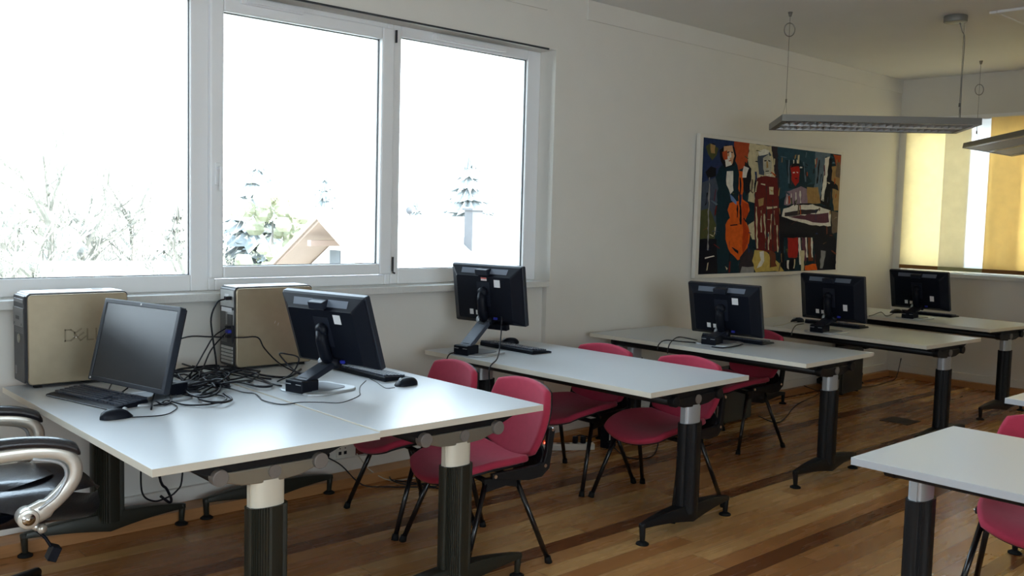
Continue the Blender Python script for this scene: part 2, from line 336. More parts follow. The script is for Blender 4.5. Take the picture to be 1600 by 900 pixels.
# daylight portals sitting exactly in the window openings
def portal(name, loc, rot, sx, sy):
    l = bpy.data.lights.new(name, 'AREA'); l.shape = 'RECTANGLE'; l.size = sx; l.size_y = sy; l.cycles.is_portal = True
    o = bpy.data.objects.new(name, l); C.objects.link(o); o.location = loc; o.rotation_euler = rot
portal('portal_north', ((OX0+OX1)/2, 4.82, 1.82), (R(-90), 0, 0), OX1-OX0, 1.5)
portal('portal_east', (XF+.32, (FY0+FY1)/2, 1.78), (0, R(90), 0), 1.46, FY1-FY0)
portal('portal_south', ((SX0+SX1)/2, Y0-.32, 1.7), (R(90), 0, 0), SX1-SX0, 1.6)
portal('portal_west', (X0-.32, (WY0+WY1)/2, 1.75), (0, R(-90), 0), 1.5, WY1-WY0)

# ------------------------------------------------------------------ desks (local: x = depth .8, y = length 1.6, origin on the floor)
def oval(a, b_, n=40, ribs=0, dep=.0022, z=0):
    out = []
    for k in range(n):
        t = 2*PI*k/n; f = 1
        x, y = a*math.copysign(abs(math.cos(t))**.8, math.cos(t)), b_*math.copysign(abs(math.sin(t))**.8, math.sin(t))
        if ribs and k % 2 and (abs(math.sin(t)) > .45) and not (.02 < math.cos(t) < .45): x, y = x*(1-dep/a), y*(1-dep*1.6/b_)
        out.append((x, y, z))
    return out
def make_desk(label, kind='cream', top='desk'):
    t = thing('office_desk', label, 'desk')
    b = MB(); b.box((-.4, -.8, .6955), (.4, .8, .72)); b.mi = [0, 0, 1, 1, 1, 1]
    b.build('tabletop', [top, 'edge' if top == 'desk' else 'dimmedband'], t, bev=.0008)
    for s in (-1, 1):
        y = s*.735
        b = MB(); b.T = Matrix.Translation((0, y, 0)); b.smooth = False
        b.loft([[(p[0], p[1], z) for p in oval(.072, .041, 96, 1)] for z in (.085, .525)])
        leg = b.build('leg', 'legblack' if kind == 'cream' else 'legblack2', t)
        b = MB(); b.T = Matrix.Translation((0, y, 0)); b.smooth = True
        b.loft([[(p[0], p[1], z) for p in oval(.060, .034, 40)] for z in (.5, .615)], cap=False)
        b.smooth = False
        b.box((-.0625, -.012, .5), (-.0585, .012, .61))
        b.build('inner_tube', 'cream' if kind == 'cream' else 'basegrey', leg)
        # arched foot with a post and pad at both ends
        b = MB(); b.T = Matrix.Translation((0, y, 0)); b.smooth = True
        N_ = 24; rings = []
        for i in range(N_+1):
            x = -.355+.71*i/N_; u = abs(x)/.355
            zt = .128-.030*u**2.2; th = .062*(1-u)**1.0+.020; hw = .030*(1-u)**.8+.014
            rings.append([(x, q*hw*(.6 if z_ else 1), (zt if z_ else zt-th)) for q, z_ in ((-1, 0), (1, 0))]+[(x, q*hw*.75, zt) for q in (1, -1)])
        b.loft(rings)
        for q in (-1, 1): b.tube([(q*.343, 0, .098), (q*.338, 0, .012)], .014, 12, rs=[.016, .012])
        b.build('foot_arm', 'legblack' if kind == 'cream' else 'legblack2', leg, bev=.003)
        for q in (-1, 1):
            p = MB(); p.T = Matrix.Translation((q*.338, y, 0)); p.smooth = True
            p.tube([(0, 0, 0), (0, 0, .006), (0, 0, .016)], .03, 20, rs=[.030, .030, .013]); p.build('foot_pad', 'rubber', leg)
        # head bracket: arch under the table with rail caps and pointed wings
        b = MB(); b.T = Matrix.Translation((0, y, 0))
        pr = [(-.16, .66), (-.16, .628), (-.10, .611), (0, .604), (.10, .611), (.16, .628), (.16, .66)]
        b.prism(pr, -.032, .032)
        b.build('head_bracket', 'silver' if kind == 'cream' else 'legblack2', leg, bev=.004)
        b = MB(); b.T = Matrix.Translation((0, y, 0))
        b.prism([(-.285, .6945), (-.285, .689), (-.15, .638), (.15, .638), (.285, .689), (.285, .6945)], -.024, .024)
        b.build('wing_plate', 'legblack2', leg)
        b = MB(); b.T = Matrix.Translation((0, y, 0)); b.cyl((.012, s*.030, .640), (.012, s*.0375, .640), .022, 20); b.smooth = False; b.cyl((.012, s*.0375, .640), (.012, s*.0385, .640), .005, 10)
        b.build('hub_cap', 'cap', leg)
    for q in (-1, 1):
        b = MB(); b.smooth = True; b.cyl((q*.178, -.745, .650), (q*.178, .745, .650), .024, 16); b.smooth = False
        b.box((q*.178-.012, -.74, .655), (q*.178+.012, .74, .6945))
        rail = b.build('rail', 'legblack2', t)
        for s in (-1, 1):
            c = MB(); c.cyl((q*.178, s*.745, .650), (q*.178, s*.782, .650), .027, 20); c.build('rail_cap', 'cap' if kind == 'cream' else 'legblack2', rail, bev=.003)
    return t
def desk_at(o, cx, cy_, deg, label): return place(o, (cx, cy_, 0), R(deg), label)
dk = make_desk('x', 'cream', 'desk')
dk2 = make_desk('x', 'black', 'desk')
dk3 = make_desk('x', 'black', 'white_desk')
GD = 'height adjustable desks in the computer room'
desk_at(dk, 1.450, 3.487, 0, 'nearest grey-topped desk, with the front-facing monitor on it and leather chair beside')
d2 = copy_tree(dk); d2.scale = (1, 1, 1.005); desk_at(d2, 2.255, 3.497, 0, 'grey-topped desk butted against its neighbour, holding the tower with cables plugged in back')
desk_at(dk2, 3.622, 3.43, 1.7, 'grey-topped desk with the monitor raised on its long slanted stand arm')
d4 = copy_tree(dk2); desk_at(d4, 5.045, 3.487, .9, 'grey-topped desk by the painting, monitor with white sticker and cables over its edge')
d5 = copy_tree(dk2); desk_at(d5, 6.505, 3.43, -2, 'desk under the right end of the painting, between two other desks')
d6 = copy_tree(dk2); desk_at(d6, 8.02, 3.57, -5, 'farthest desk, standing in front of the yellow blinds')
desk_at(dk3, 3.30, .69, 0, 'white-topped desk in the right foreground with red chair tucked in behind')
d8 = copy_tree(dk3); desk_at(d8, 4.92, .80, 0, 'white-topped desk cut off by the right picture edge behind the red chair')
for x in (dk, d2, dk2, d4, d5, d6, dk3, d8): x['group'] = GD

# ------------------------------------------------------------------ red side chairs (faces +x)
def squircle(u, v, e=.42):
    return (u*math.sqrt(1-e*v*v), v*math.sqrt(1-e*u*u))
def shell(name, fn, th, m, parent, n=14, e=.42):
    b = MB(); b.smooth = True; vs_ = []; fs = []
    for i in range(n+1):
        for j in range(n+1):
            u, v = squircle(-1+2*i/n, -1+2*j/n, e); vs_.append(fn(u, v))
    for i in range(n):
        for j in range(n): fs.append((i*(n+1)+j, (i+1)*(n+1)+j, (i+1)*(n+1)+j+1, i*(n+1)+j+1))
    b.add(vs_, fs); o = b.build(name, m, parent)
    s_ = o.modifiers.new('thickness', 'SOLIDIFY'); s_.thickness = th; s_.offset = 0
    v_ = o.modifiers.new('round', 'BEVEL'); v_.width = th*.42; v_.segments = 3; v_.limit_method = 'ANGLE'; v_.angle_limit = R(50)
    return o
def make_chair(label, col='red'):
    t = thing('side_chair', label, 'chair')
    def seat(u, v):
        x = .038+.236*u; y = .225*v
        z = .420+.052*v*v*(1-max(u, 0)*.6)-.012*(1-u*u)+(-.022*max(0, u-.35)**2/.4)-.014*(u+1)*.5
        if u > .55: z -= .09*(u-.55)**2
        return (x, y, z)
    shell('seat', seat, .032, col, t, e=.34)
    def back(u, v):
        z = .60+.160*u-.022*(1-v*v)*(1-u)*.5; y = .238*v*(1-.06*(1-u)*.5); x = -.228-.04*u-.012*math.cos(u*PI/2)+.036*v*v
        return (x, y, z)
    bk = shell('backrest', back, .034, col, t, e=.31)
    # black pressed seat pan and back pan
    def pan(u, v):
        x, y, z = seat(u*.93, v*.93); return (x, y, z-.021)
    shell('seat_pan', pan, .012, 'shellblack', t, e=.34)
    def bpan(u, v):
        x, y, z = back(u*.96, v*.96); return (x-.022, y, z)
    shell('back_pan', bpan, .010, 'shellblack', bk, e=.31)
    def cross(u, v):
        return (-.205-.045*max(0, u)-.03*math.cos(v*PI/2)+.01, .222*v, .435+.065*u-.03*math.cos(v*PI/2)*(1-u)*.5)
    shell('rear_crosspiece', cross, .012, 'shellblack', t)
    for s in (-1, 1):
        b = MB(); y = s*.226
        outer = [(.06, .415), (.06, .392), (-.12, .366), (-.19, .372), (-.230, .405), (-.240, .47), (-.255, .575), (-.243, .585), (-.222, .575), (-.212, .48), (-.200, .435), (-.17, .425)]
        b.prism([(p[0], p[1]) for p in outer], y-.011, y+.011)
        br = b.build('side_bracket', 'shellblack', t, bev=.003)
        c = MB(); 
        for px_, pz in ((-.240, .574), (-.205, .420), (.048, .404)): c.cyl((px_, y-s*.002, pz), (px_, y+s*.016, pz), .008, 12)
        c.build('bolt', 'alu', br)
    b = MB(); b.smooth = True; b.cyl((-.07, -.21, .375), (-.07, .21, .375), .012, 10); b.cyl((.06, -.21, .375), (.06, .21, .375), .012, 10); b.smooth = False
    for s in (-1, 1): b.prism([(-.10, .392), (.09, .392), (.08, .335), (-.02, .352), (-.09, .335)], s*.205-.012, s*.205+.012)
    b.build('under_frame', 'shellblack', t, bev=.002)
    for sx in (-1, 1):
        for s in (-1, 1):
            b = MB(); b.smooth = True; b.tube([(sx*.075-.0, s*.205, .375), (sx*.21, s*.27, .015)], .0115, 12)
            lg = b.build('leg', 'tube', t)
            c = MB(); c.smooth = True; c.tube([(sx*.208, s*.269, .028), (sx*.214, s*.272, 0)], .015, 12, rs=[.014, .0165]); c.build('leg_cap', 'rubber', lg)
    return t
GC = 'crimson side chairs at the desks'
ch = make_chair('x')
for i, (x, y, a, l) in enumerate(((2.70, 3.66, 171, 'crimson chair nearest the window wall, directly left of the one whose seat shows'),
        (2.635, 3.09, 171, 'crimson chair fully in view behind the near desk corner, magenta seat and black legs'),
        (3.835, 3.64, 180, 'crimson chair by the wall, only its top showing past the desk with slanted monitor arm'),
        (3.87, 3.06, 180, 'crimson chair under the desk with slanted-arm monitor, its back right of the other'),
        (5.35, 3.62, 171, 'dark crimson chair behind the monitor with white sticker, legs in shadow'),
        (3.82, 1.175, 190, 'red chair cut off by the right edge, behind the white foreground desk'))):
    o = ch if i == 0 else copy_tree(ch)
    place(o, (x, y, 0), R(a), l, GC)

# ------------------------------------------------------------------ leather swivel chair (faces +x)
def office_chair():
    t = thing('swivel_chair', 'black leather swivel chair with silver loop armrests at the left edge', 'chair', (.795, 3.52, 0), R(-4.5))
    def cushion(name, fn, hw, mt, parent):
        b = MB(); b.smooth = True; vs_, fs = [], []; n = 16
        for s in (1, -1):
            o = len(vs_)
            for i in range(n+1):
                for j in range(n+1):
                    u, v = squircle(-1+2*i/n, -1+2*j/n, .45); h = max(0, (1-abs(u)**4)*(1-abs(v)**4))**.36
                    vs_.append(fn(u, v, s*h))
            for i in range(n):
                for j in range(n):
                    q = (o+i*(n+1)+j, o+(i+1)*(n+1)+j, o+(i+1)*(n+1)+j+1, o+i*(n+1)+j+1); fs.append(q if s > 0 else q[::-1])
        b.add(vs_, fs); return b.build(name, mt, parent)
    seat = cushion('seat', lambda u, v, h: (.06+.31*u, .255*v, .475+.065*h-(.05*max(0, u-.3)**2)), 0, 'leather', t)
    cushion('seat_pad', lambda u, v, h: (.02+.20*u, .16*v, .53+.03*h), 0, 'leather', seat)
    back = cushion('backrest', lambda u, v, h: (-.30-.10*(u+1)*.5+.05*h, .25*v, .87+.33*u), 0, 'leather', t)
    cushion('back_pad', lambda u, v, h: (-.27-.10*(u+1)*.5+.05*h, .18*v, .80+.16*u), 0, 'leather', back)
    for s in (-1, 1):
        y = s*.285; b = MB(); b.smooth = True
        path = smooth_pts([(.085, y, .475), (.15, y, .505), (.215, y, .57), (.228, y, .625), (.20, y, .665), (.13, y, .685), (.02, y, .688), (-.12, y, .675), (-.24, y, .64), (-.30, y, .60)], 5)
        rings = []
        for i, p in enumerate(path):
            tt = (path[min(i+1, len(path)-1)]-path[max(i-1, 0)]).normalized(); nn = Vector((-tt.z, 0, tt.x)); k = i/(len(path)-1)
            hh = .022 if k > .1 else .030; ww = .022
            rings.append([tuple(p+nn*hh*a+Vector((0, ww*c, 0))) for a, c in ((-1, -.75), (-1, .75), (-.6, 1), (.6, 1), (1, .75), (1, -.75), (.6, -1), (-.6, -1))])
        b.loft(rings); arm = b.build('armrest', 'armsilver', t)
        b = MB(); b.smooth = True; g = smooth_pts([(.115, y, .500), (.17, y, .54), (.20, y, .60), (.18, y, .645), (.10, y, .668)], 5)
        b.tube([p+Vector((0, -s*-.0185, 0)) for p in g], .006, 8); b.build('arm_groove', 'basegrey', arm)
        b = MB(); b.smooth = True
        pad = smooth_pts([(.245, y, .668), (.22, y, .690), (.15, y, .712), (.03, y, .722), (-.12, y, .712), (-.26, y, .685)], 5); rings = []
        for i, p in enumerate(pad):
            k = i/(len(pad)-1); e = min(1, .45+k*5, .45+(1-k)*5)
            rings.append([tuple(p+Vector((0, .031*e*math.cos(2*PI*j/14), .020*e*math.sin(2*PI*j/14)))) for j in range(14)])
        b.loft(rings); b.build('arm_pad', 'leather', arm)
        b = MB(); b.smooth = True; b.cyl((.085, y-s*.03, .475), (.085, y+s*.026, .475), .033, 24); b.build('pivot_disc', 'armsilver', arm, bev=.004)
        b = MB(); b.smooth = True; b.cyl((.085, y+s*.026, .475), (.085, y+s*.029, .475), .020, 24); b.cyl((.085, y+s*.028, .475), (.085, y+s*.033, .475), .008, 16); b.build('pivot_screw', 'alu', arm)
    b = MB(); b.box((-.14, -.10, .405), (.16, .10, .435)); b.smooth = True; b.cyl((.0, 0, .32), (0, 0, .41), .045, 20); b.cyl((0, 0, .12), (0, 0, .33), .027, 16); b.build('gas_column', 'plastic', t, bev=.004)
    b = MB(); b.smooth = True; b.tube([(.05, -.03, .405), (.12, -.09, .40), (.17, -.13, .345), (.185, -.14, .315)], .006, 8); b.smooth = False
    b.cbox((.19, -.145, .295), (.03, .05, .05), Matrix.Rotation(R(25), 4, 'Y')); b.build('tilt_lever', 'plastic', t, bev=.004)
    b = MB(); b.smooth = True; b.cyl((.10, -.21, .432), (.125, -.245, .422), .012, 12); b.tube([(.127, -.247, .422), (.135, -.255, .42), (.143, -.263, .418)], .017, 16, rs=[.012, .018, .010]); b.build('tension_knob', 'armsilver', t)
    for k in range(5):
        a = R(72*k+52); c, s_ = math.cos(a), math.sin(a)
        b = MB(); b.smooth = True; b.tube([(.02*c, .02*s_, .12), (.15*c, .15*s_, .115), (.36*c, .36*s_, .082)], .03, 10, rs=[.036, .028, .018])
        lg = b.build('base_leg', 'plastic', t)
        b = MB(); b.smooth = True; p = Vector((.37*c, .37*s_, .03)); q = Vector((-s_, c, 0))
        b.cyl(p+q*.006, p+q*.026, .03, 18); b.cyl(p-q*.026, p-q*.006, .03, 18); b.cyl(p+Vector((0, 0, .01)), p+Vector((0, 0, .055)), .01, 10); b.build('caster', 'plastic2', lg)
office_chair()

# ------------------------------------------------------------------ monitors (screen faces +x, origin on the desk under the stand box)
def make_monitor(label, loc, yaw, ctr, tilt, stickers='', red=False):
    t = thing('monitor', label, 'monitor', loc, R(yaw), 'flat screen monitors on the desks')
    cx, cz = ctr; th = R(tilt)
    P = Matrix.Translation((cx, 0, cz)) @ Matrix.Rotation(-th, 4, 'Y')        # local panel frame: +x out of the screen, z up
    w2, h2 = .2525, .1675
    def rr_(x, ins, r, dz=0): return [(x, p[0], p[1]+dz) for p in rrect(-w2+ins, -h2+ins, w2-ins, h2-ins, r, 4)]
    b = MB(); b.T = P
    b.loft([rr_(.0105, .000, .008), rr_(.012, .003, .007), rr_(.012, .017, .002), rr_(.0085, .0185, .001)], cap=False)
    b.loft([rr_(.0105, 0, .008), rr_(-.012, 0, .008), rr_(-.016, .004, .006)], cap=False)
    panel = b.build('bezel', 'bezel', t)
    b = MB(); b.T = P; b.box((-.010, -w2+.012, -h2+.012), (.0085, w2-.012, h2-.012)); b.build('screen', 'screen', panel)
    b = MB(); b.T = P; b.cbox((.0125, .0, h2-.009), (.0015, .007, .007)); b.cbox((.0125, -.235, -h2+.010), (.0015, .007, .007)); b.build('badge', 'label', panel)
    b = MB(); b.T = P
    b.loft([rr_(-.014, .003, .006), rr_(-.022, .006, .006), [(-.052, p[0], p[1]-.006) for p in rrect(-w2+.055, -h2+.035, w2-.055, h2-.048, .01, 4)], [(-.056, p[0], p[1]-.006) for p in rrect(-w2+.060, -h2+.04, w2-.060, h2-.053, .008, 4)]])
    bk = b.build('back_cover', 'plastic', t)
    for s in (-1, 1):
        b = MB(); b.T = P; y0, y1 = (.045, .165) if s > 0 else (-.165, -.045)
        zt, zb = .150, .123; xt, xb = -.0305, -.0475
        b.add([(xt, y0, zt), (xt, y1, zt), (xb, y1*.98, zb), (xb, y0*.98, zb)], [(0, 1, 2, 3)]); b.add([(xt+.004, y0, zt), (xt+.004, y1, zt), (xb+.004, y1*.98, zb), (xb+.004, y0*.98, zb)], [(0, 1, 2, 3)])
        b.build('speaker_grille', 'grille', bk)
    b = MB(); b.T = P; b.box((-.070, -.044, .116), (-.020, .044, .150)); b.build('carry_handle', 'plastic2', bk, bev=.004)
    b = MB(); b.T = P; b.box((-.0585, -.045, .0735), (-.055, .045, .0765)); b.box((-.0575, -.046, -.06), (-.055, .046, .0735)); b.build('mount_plate', 'plastic2', bk)
    b = MB(); b.T = P; b.box((-.056, -.09, -.1395), (-.03, .075, -.112)); b.build('port_recess', 'shellblack', bk)
    if 'p' in stickers:
        b = MB(); b.T = P; b.cbox((-.0575, -.10, .073), (.001, .042, .042)); b.build('paper_sticker', 'label', bk)
    if 'r' in stickers:
        b = MB(); b.T = P; b.box((-.045, -.135, -h2-.028), (-.012, .06, -h2+.004)); b.build('lower_bar', 'plastic', bk, bev=.004)
    if 'q' in stickers:
        b = MB(); b.T = P; b.cbox((-.0575, -.125, -.055), (.001, .033, .045)); b.build('paper_sticker', 'label', bk)
    if 'r' in stickers:
        b = MB(); b.T = P; b.cbox((-.0575, -.008, .094), (.001, .040, .018)); o = b.build('warning_sticker', 'label', bk)
        b = MB(); b.T = P; b.cbox((-.0582, -.008, .099), (.001, .040, .007)); b.cbox((-.0582, .0, .089), (.001, .018, .002)); b.cbox((-.0582, -.016, .089), (.001, .010, .002)); b.build('sticker_print', 'labelred', o)
    if 'l' in stickers:
        b = MB(); b.T = P; b.cbox((-.0575, .096, -.098), (.001, .026, .030)); b.build('barcode_label', 'label', bk)
        b = MB(); b.T = P; b.cbox((-.0575, .052, -.100), (.001, .026, .026)); b.build('barcode_label', 'label', bk)
    b = MB(); b.T = P; b.cbox((-.050, -.075, -.125), (.03, .022, .012)); b.build('video_plug', 'blueplug', bk)
    # stand: plate, box, slanting arm, neck up the back
    b = MB(); rng = []
    for z, k in ((0, 1), (.007, 1), (.010, .97)):
        rng.append([((p[0]-.06)*k+.06, p[1]*k*(1.0 if p[0] < 0 else 1.0), z) for p in rrect(-.07, -.125, .20, .125, .06, 6)])
    b.loft(rng); pl = b.build('base_plate', 'basegrey', t, bev=.002)
    b = MB(); b.prism(rrect(-.02, -.085, .165, .085, .045, 6), .0102, .0125, 'z'); b.build('base_inlay', 'inlay', pl)
    b = MB(); b.box((-.075, -.052, .004), (.02, .052, .058)); bx_ = b.build('stand_box', 'plastic', t, bev=.006)
    b = MB(); b.box((-.0765, .015, .040), (-.074, .045, .043)); b.box((-.0765, -.045, .040), (-.074, -.015, .043)); b.build('vent_slot', 'basegrey', bx_)
    hz = cz-.150; hx = cx-.045+math.sin(th)*.10+.0
    # arm slab from the box to the hinge
    a0 = Vector((-.035, 0, .045)); a1 = Vector((hx, 0, hz)); L_ = (a1-a0).length; ang = math.atan2(a1.z-a0.z, a1.x-a0.x)
    b = MB(); b.T = Matrix.Translation(a0) @ Matrix.Rotation(-ang, 4, 'Y')
    b.box((-.005, -.040, -.012), (L_, .040, .013)); arm = b.build('stand_arm', 'armlit' if L_ > .2 else 'plastic2', t, bev=.005)
    b = MB(); b.T = Matrix.Translation(a0) @ Matrix.Rotation(-ang, 4, 'Y')
    if L_ > .15: b.box((L_-.045, -.018, .0125), (L_-.012, .018, .0142)); b.box((.015, -.022, .0125), (.019, .022, .0142))
    else: b.box((L_*.5, -.015, .0125), (L_*.5+.01, .015, .0138))
    b.build('arm_slot', 'shellblack', arm)
    b = MB(); b.smooth = True; b.cyl((hx, -.045, hz), (hx, .045, hz), .022, 18)
    dome = P @ Vector((-.068, 0, .02)); b.tube([(hx-.004, 0, hz), tuple(P @ Vector((-.080, 0, -.09))), tuple(P @ Vector((-.078, 0, -.02))), tuple(dome)], .028, 14, rs=[.026, .027, .027, .024])
    b.smooth = True; b.tube([tuple(P @ Vector((-.055, 0, .02))), tuple(P @ Vector((-.075, 0, .02))), tuple(P @ Vector((-.088, 0, .02)))], .03, 18, rs=[.032, .031, .018])
    b.build('neck', 'plastic', t)
    b = MB(); b.smooth = True; b.cyl((hx-.01, .031, hz+.002), (hx-.01, .047, hz+.002), .023, 18); b.build('hinge_disc', 'basegrey', t)
    return t
def mon(label, c, yaw, tilt, st, hoff=.14):
    n = Vector((math.cos(R(yaw)), math.sin(R(yaw)), 0)); c = Vector(c)+Vector((0, 0, 0))
    base = Vector((c.x, c.y, .7237 if 1.86 < c.x < 2.65 else .72))-n*hoff
    return make_monitor(label, base, yaw, (hoff, c.z-.72), tilt, st)
mon('monitor seen from the front, its dark screen facing the leather chair', (1.378, 3.689, .945), -167.4, 13.8, 'l', .13)
mon('monitor leaning back in front of the cabled tower, single square sticker on its back', (2.162, 3.508, .978), 12.6, 18.8, 'p', .15)
mon('monitor raised high on a slanted arm, with red-printed sticker beside the square one', (3.467, 3.976, 1.05), 10.1, 8.4, 'prl', .17)
mon('monitor below the painting\'s left corner, square sticker above and two small labels', (5.011, 3.466, .937), 6.2, 12.8, 'pl', .13)
mon('black monitor under the painting\'s right end, small sticker low on its back', (6.261, 3.417, .967), -2.0, 9.2, 'ql', .13)
mon('farthest black monitor, in front of the yellow blinds', (7.921, 3.535, .96), -.4, 13.3, 'ql', .13)

# ------------------------------------------------------------------ keyboards and mice
def make_keyboard():
    t = thing('keyboard', 'x', 'keyboard')
    b = MB(); pr = [(-.078, 0), (-.078, .008), (-.060, .012), (.070, .024), (.076, .020), (.076, 0)]
    b.loft([[(x, p[0], p[1]) for p in pr] for x in (-.225, .225)]); b.build('key_body', 'plastic', t, bev=.004)
    b = MB(); rows = 6
    for r_ in range(rows):
        y = -.038+r_*.0195+(.006 if r_ == 5 else 0); z = .0135+(y+.060)*.092
        for x0, n_ in ((-.212, 15), (.085, 3), (.148, 4)):
            for k in range(n_):
                if x0 == -.212 and r_ == 0 and 4 <= k <= 8:
                    if k == 4: b.box((x0+k*.0192, y-.0075, z), (x0+9*.0192-.003, y+.0075, z+.006))
                    continue
                if x0 == .085 and r_ in (1, 2) and not (r_ == 1 and k == 1): continue
                b.box((x0+k*.0192, y-.0075, z-.003), (x0+k*.0192+.0155, y+.0075, z+.006))
    b.build('keys', 'keycap_lit', t)
    b = MB(); b.box((-.215, -.079, .004), (.215, -.0775, .006)); b.build('front_line', 'basegrey', t)
    return t
kb = make_keyboard()
for i, (x, y, a, l) in enumerate(((1.262, 3.79, -76.2, 'black keyboard below the front-facing monitor'),
        (2.487, 3.705, 91, 'black keyboard behind the leaning monitor, beside a mouse near the desk edge'),
        (3.668, 3.975, 90, 'black keyboard beside the raised slanted-arm monitor'),
        (5.19, 3.49, 92, 'black keyboard mostly hidden behind monitor with top square sticker'),
        (6.68, 3.61, 90, 'black keyboard whose end shows right of the monitor under the painting'),
        (8.29, 3.60, 88, 'farthest keyboard, right of the last monitor'))):
    o = kb if i == 0 else copy_tree(kb); o.location = (x, y, .7237 if 1.86 < x < 2.65 else .72); o.rotation_euler = (0, 0, R(a)); o['label'] = l; o['group'] = 'black keyboards on the desks'
def make_mouse():
    t = thing('mouse', 'x', 'mouse')
    b = MB(); b.smooth = True; rings = []
    for i in range(13):
        u = -1+2*i/12; x = .06*u; wd = .031*(1-abs(u)**3.2)**.5+.0015; hh = .034*(1-abs(u+.15)**2.6*.75)*(1-max(0, abs(u)-.8)*2.2)
        rings.append([(x, wd*math.cos(PI*k/10), max(0, hh*math.sin(PI*k/10)**.8 if 0 < k < 10 else 0)+.002) for k in range(11)]+[(x, -wd, 0), (x, wd, 0)])
    b.loft(rings); b.build('shell', 'plastic', t)
    b = MB(); b.smooth = True; b.cyl((.030, -.004, .026), (.030, .004, .026), .010, 14); b.build('scroll_wheel', 'basegrey', t)
    return t
ms = make_mouse()
for i, (x, y, a, l) in enumerate(((1.213, 3.432, 2, 'black mouse in front of the keyboard by the leather chair'),
        (2.452, 3.367, 185, 'black mouse near the desk corner, beside the two crimson chairs'),
        (3.80, 4.17, 150, 'black mouse behind the keyboard of the raised monitor'),
        (6.62, 3.906, 160, 'small dark mouse left of the monitor under the painting'),
        (8.17, 3.847, 150, 'dark mouse left of the farthest monitor'))):
    o = ms if i == 0 else copy_tree(ms); o.location = (x, y, .7237 if 1.86 < x < 2.65 else .72); o.rotation_euler = (0, 0, R(a)); o['label'] = l; o['group'] = 'black mice on the desks'

# ------------------------------------------------------------------ tower computers (origin at the bottom centre of the left end; length +x, near side -y)
def tower_body(t, L_=.415, Wd=.175, Ht=.398, side='towerside', top='towertop'):
    hw = Wd/2
    b = MB(); b.prism(rrect(0.004, .012, L_, Ht-.004, .016, 4), -hw+.012, hw-.012, 'y'); b.build('case', 'towerfront', t)
    b = MB(); b.box((.018, -hw+.018, Ht-.006), (L_-.018, hw-.018, Ht)); b.build('top_panel', top, t, bev=.002)
    for s in (-1, 1):
        b = MB(); b.smooth = False
        o_ = [(p[0], p[1]) for p in rrect(.008, .015, L_-.004, Ht-.008, .018, 5)]; i_ = [(p[0], p[1]) for p in rrect(.012, .019, L_-.008, Ht-.012, .016, 5)]
        b.loft([[(p[0], s*(hw-.012), p[1]) for p in o_], [(p[0], s*(hw-.002), p[1]) for p in o_], [(p[0], s*hw, p[1]) for p in i_]]); b.build('side_panel', side, t, bev=.002)
    b = MB()
    for x in (.05, L_-.05):
        for s in (-1, 1): b.box((x-.015, s*(hw-.03)-.012, 0), (x+.015, s*(hw-.03)+.012, .013))
    b.build('rubber_foot', 'rubber', t)
def letters(t, x0, z0, h, y, m='emboss'):
    # raised outline letters of the maker's mark on the side panel: D, tilted E, L, L
    b = MB(); s = h
    def bar(p, q, w_=.11):
        p, q = Vector(p), Vector(q); dd = (q-p); l = dd.length; a = math.atan2(dd.y, dd.x); T = b.T
        b.T = Matrix.Translation((x0+p.x*s, y, z0+p.y*s)) @ Matrix.Rotation(-a, 4, 'Y'); b.box((-w_*s/2, -.0012, -w_*s/2), (l*s+w_*s/2, 0, w_*s/2)); b.T = T
    for p, q in (((0, 0), (0, 1)), ((0, 1), (.5, 1)), ((.5, 1), (.8, .75)), ((.8, .75), (.8, .25)), ((.8, .25), (.5, 0)), ((.5, 0), (0, 0))): bar(p, q, .13)
    c = Vector((1.35, .5)); ca, sa = math.cos(R(35)), math.sin(R(35))
    def rt(p): return (c.x+p[0]*ca-p[1]*sa, c.y+p[0]*sa+p[1]*ca)
    for p, q in (((-.32, -.42), (-.32, .42)), ((-.32, .42), (.35, .42)), ((-.32, 0), (.30, 0)), ((-.32, -.42), (.35, -.42))): bar(rt(p), rt(q), .13)
    for o in (1.95, 2.75):
        bar((o, 1), (o, 0), .13); bar((o, 0), (o+.5, 0), .13)
    b.build('embossed_lettering', m, t)
t1 = thing('tower_computer', 'champagne tower computer with black drive-bay end, left end of the near desk', 'computer', (1.112, 4.257, .72), 0, 'champagne tower computers on the desks')
tower_body(t1)
b = MB(); b.prism(rrect(-.075, .022, .075, .385, .01, 3), .0045, -.004, 'x'); fr = b.build('front_panel', 'towerfront', t1, bev=.002)
b = MB(); b.box((-.0065, -.066, .355), (-.003, .066, .372)); b.box((-.008, -.068, .255), (-.003, .068, .335)); b.build('drive_bay', 'towergrey', fr, bev=.002)
b = MB(); b.box((-.0085, -.02, .285), (-.0075, .03, .300)); b.box((-.0085, .045, .262), (-.0075, .055, .272)); b.box((-.0085, -.055, .262), (-.0075, -.045, .272)); b.build('drive_button', 'towerfront', fr)
b = MB(); b.smooth = True; rings = [[(x, k*.017*math.cos(2*PI*j/24), .205+k*.019*math.sin(2*PI*j/24)) for j in range(24)] for x, k in ((-.003, 1), (-.0065, 1), (-.008, .7))]; b.loft(rings); b.build('power_button', 'silver', fr)
b = MB()
for k in range(7): b.box((-.0045, -.06, .228+k*.0035), (-.0035, .06, .2295+k*.0035))
b.box((-.0055, .030, .05), (-.0035, .055, .058)); b.box((-.0055, .030, .06), (-.0035, .055, .085)); b.build('vent_and_ports', 'towergrey', fr)
letters(t1, .152, .192, .046, -.0875)
b = MB(); b.box((.185, -.0884, .206), (.190, -.0875, .212)); b.box((.196, -.0884, .210), (.206, -.0875, .213)); b.box((.192, -.0884, .203), (.197, -.0875, .207)); b.build('paint_chip', 'label', t1)
b = MB(); b.box((.30, .02, .3975), (.345, .045, .4005)); b.build('top_latch', 'towergrey', t1, bev=.002)
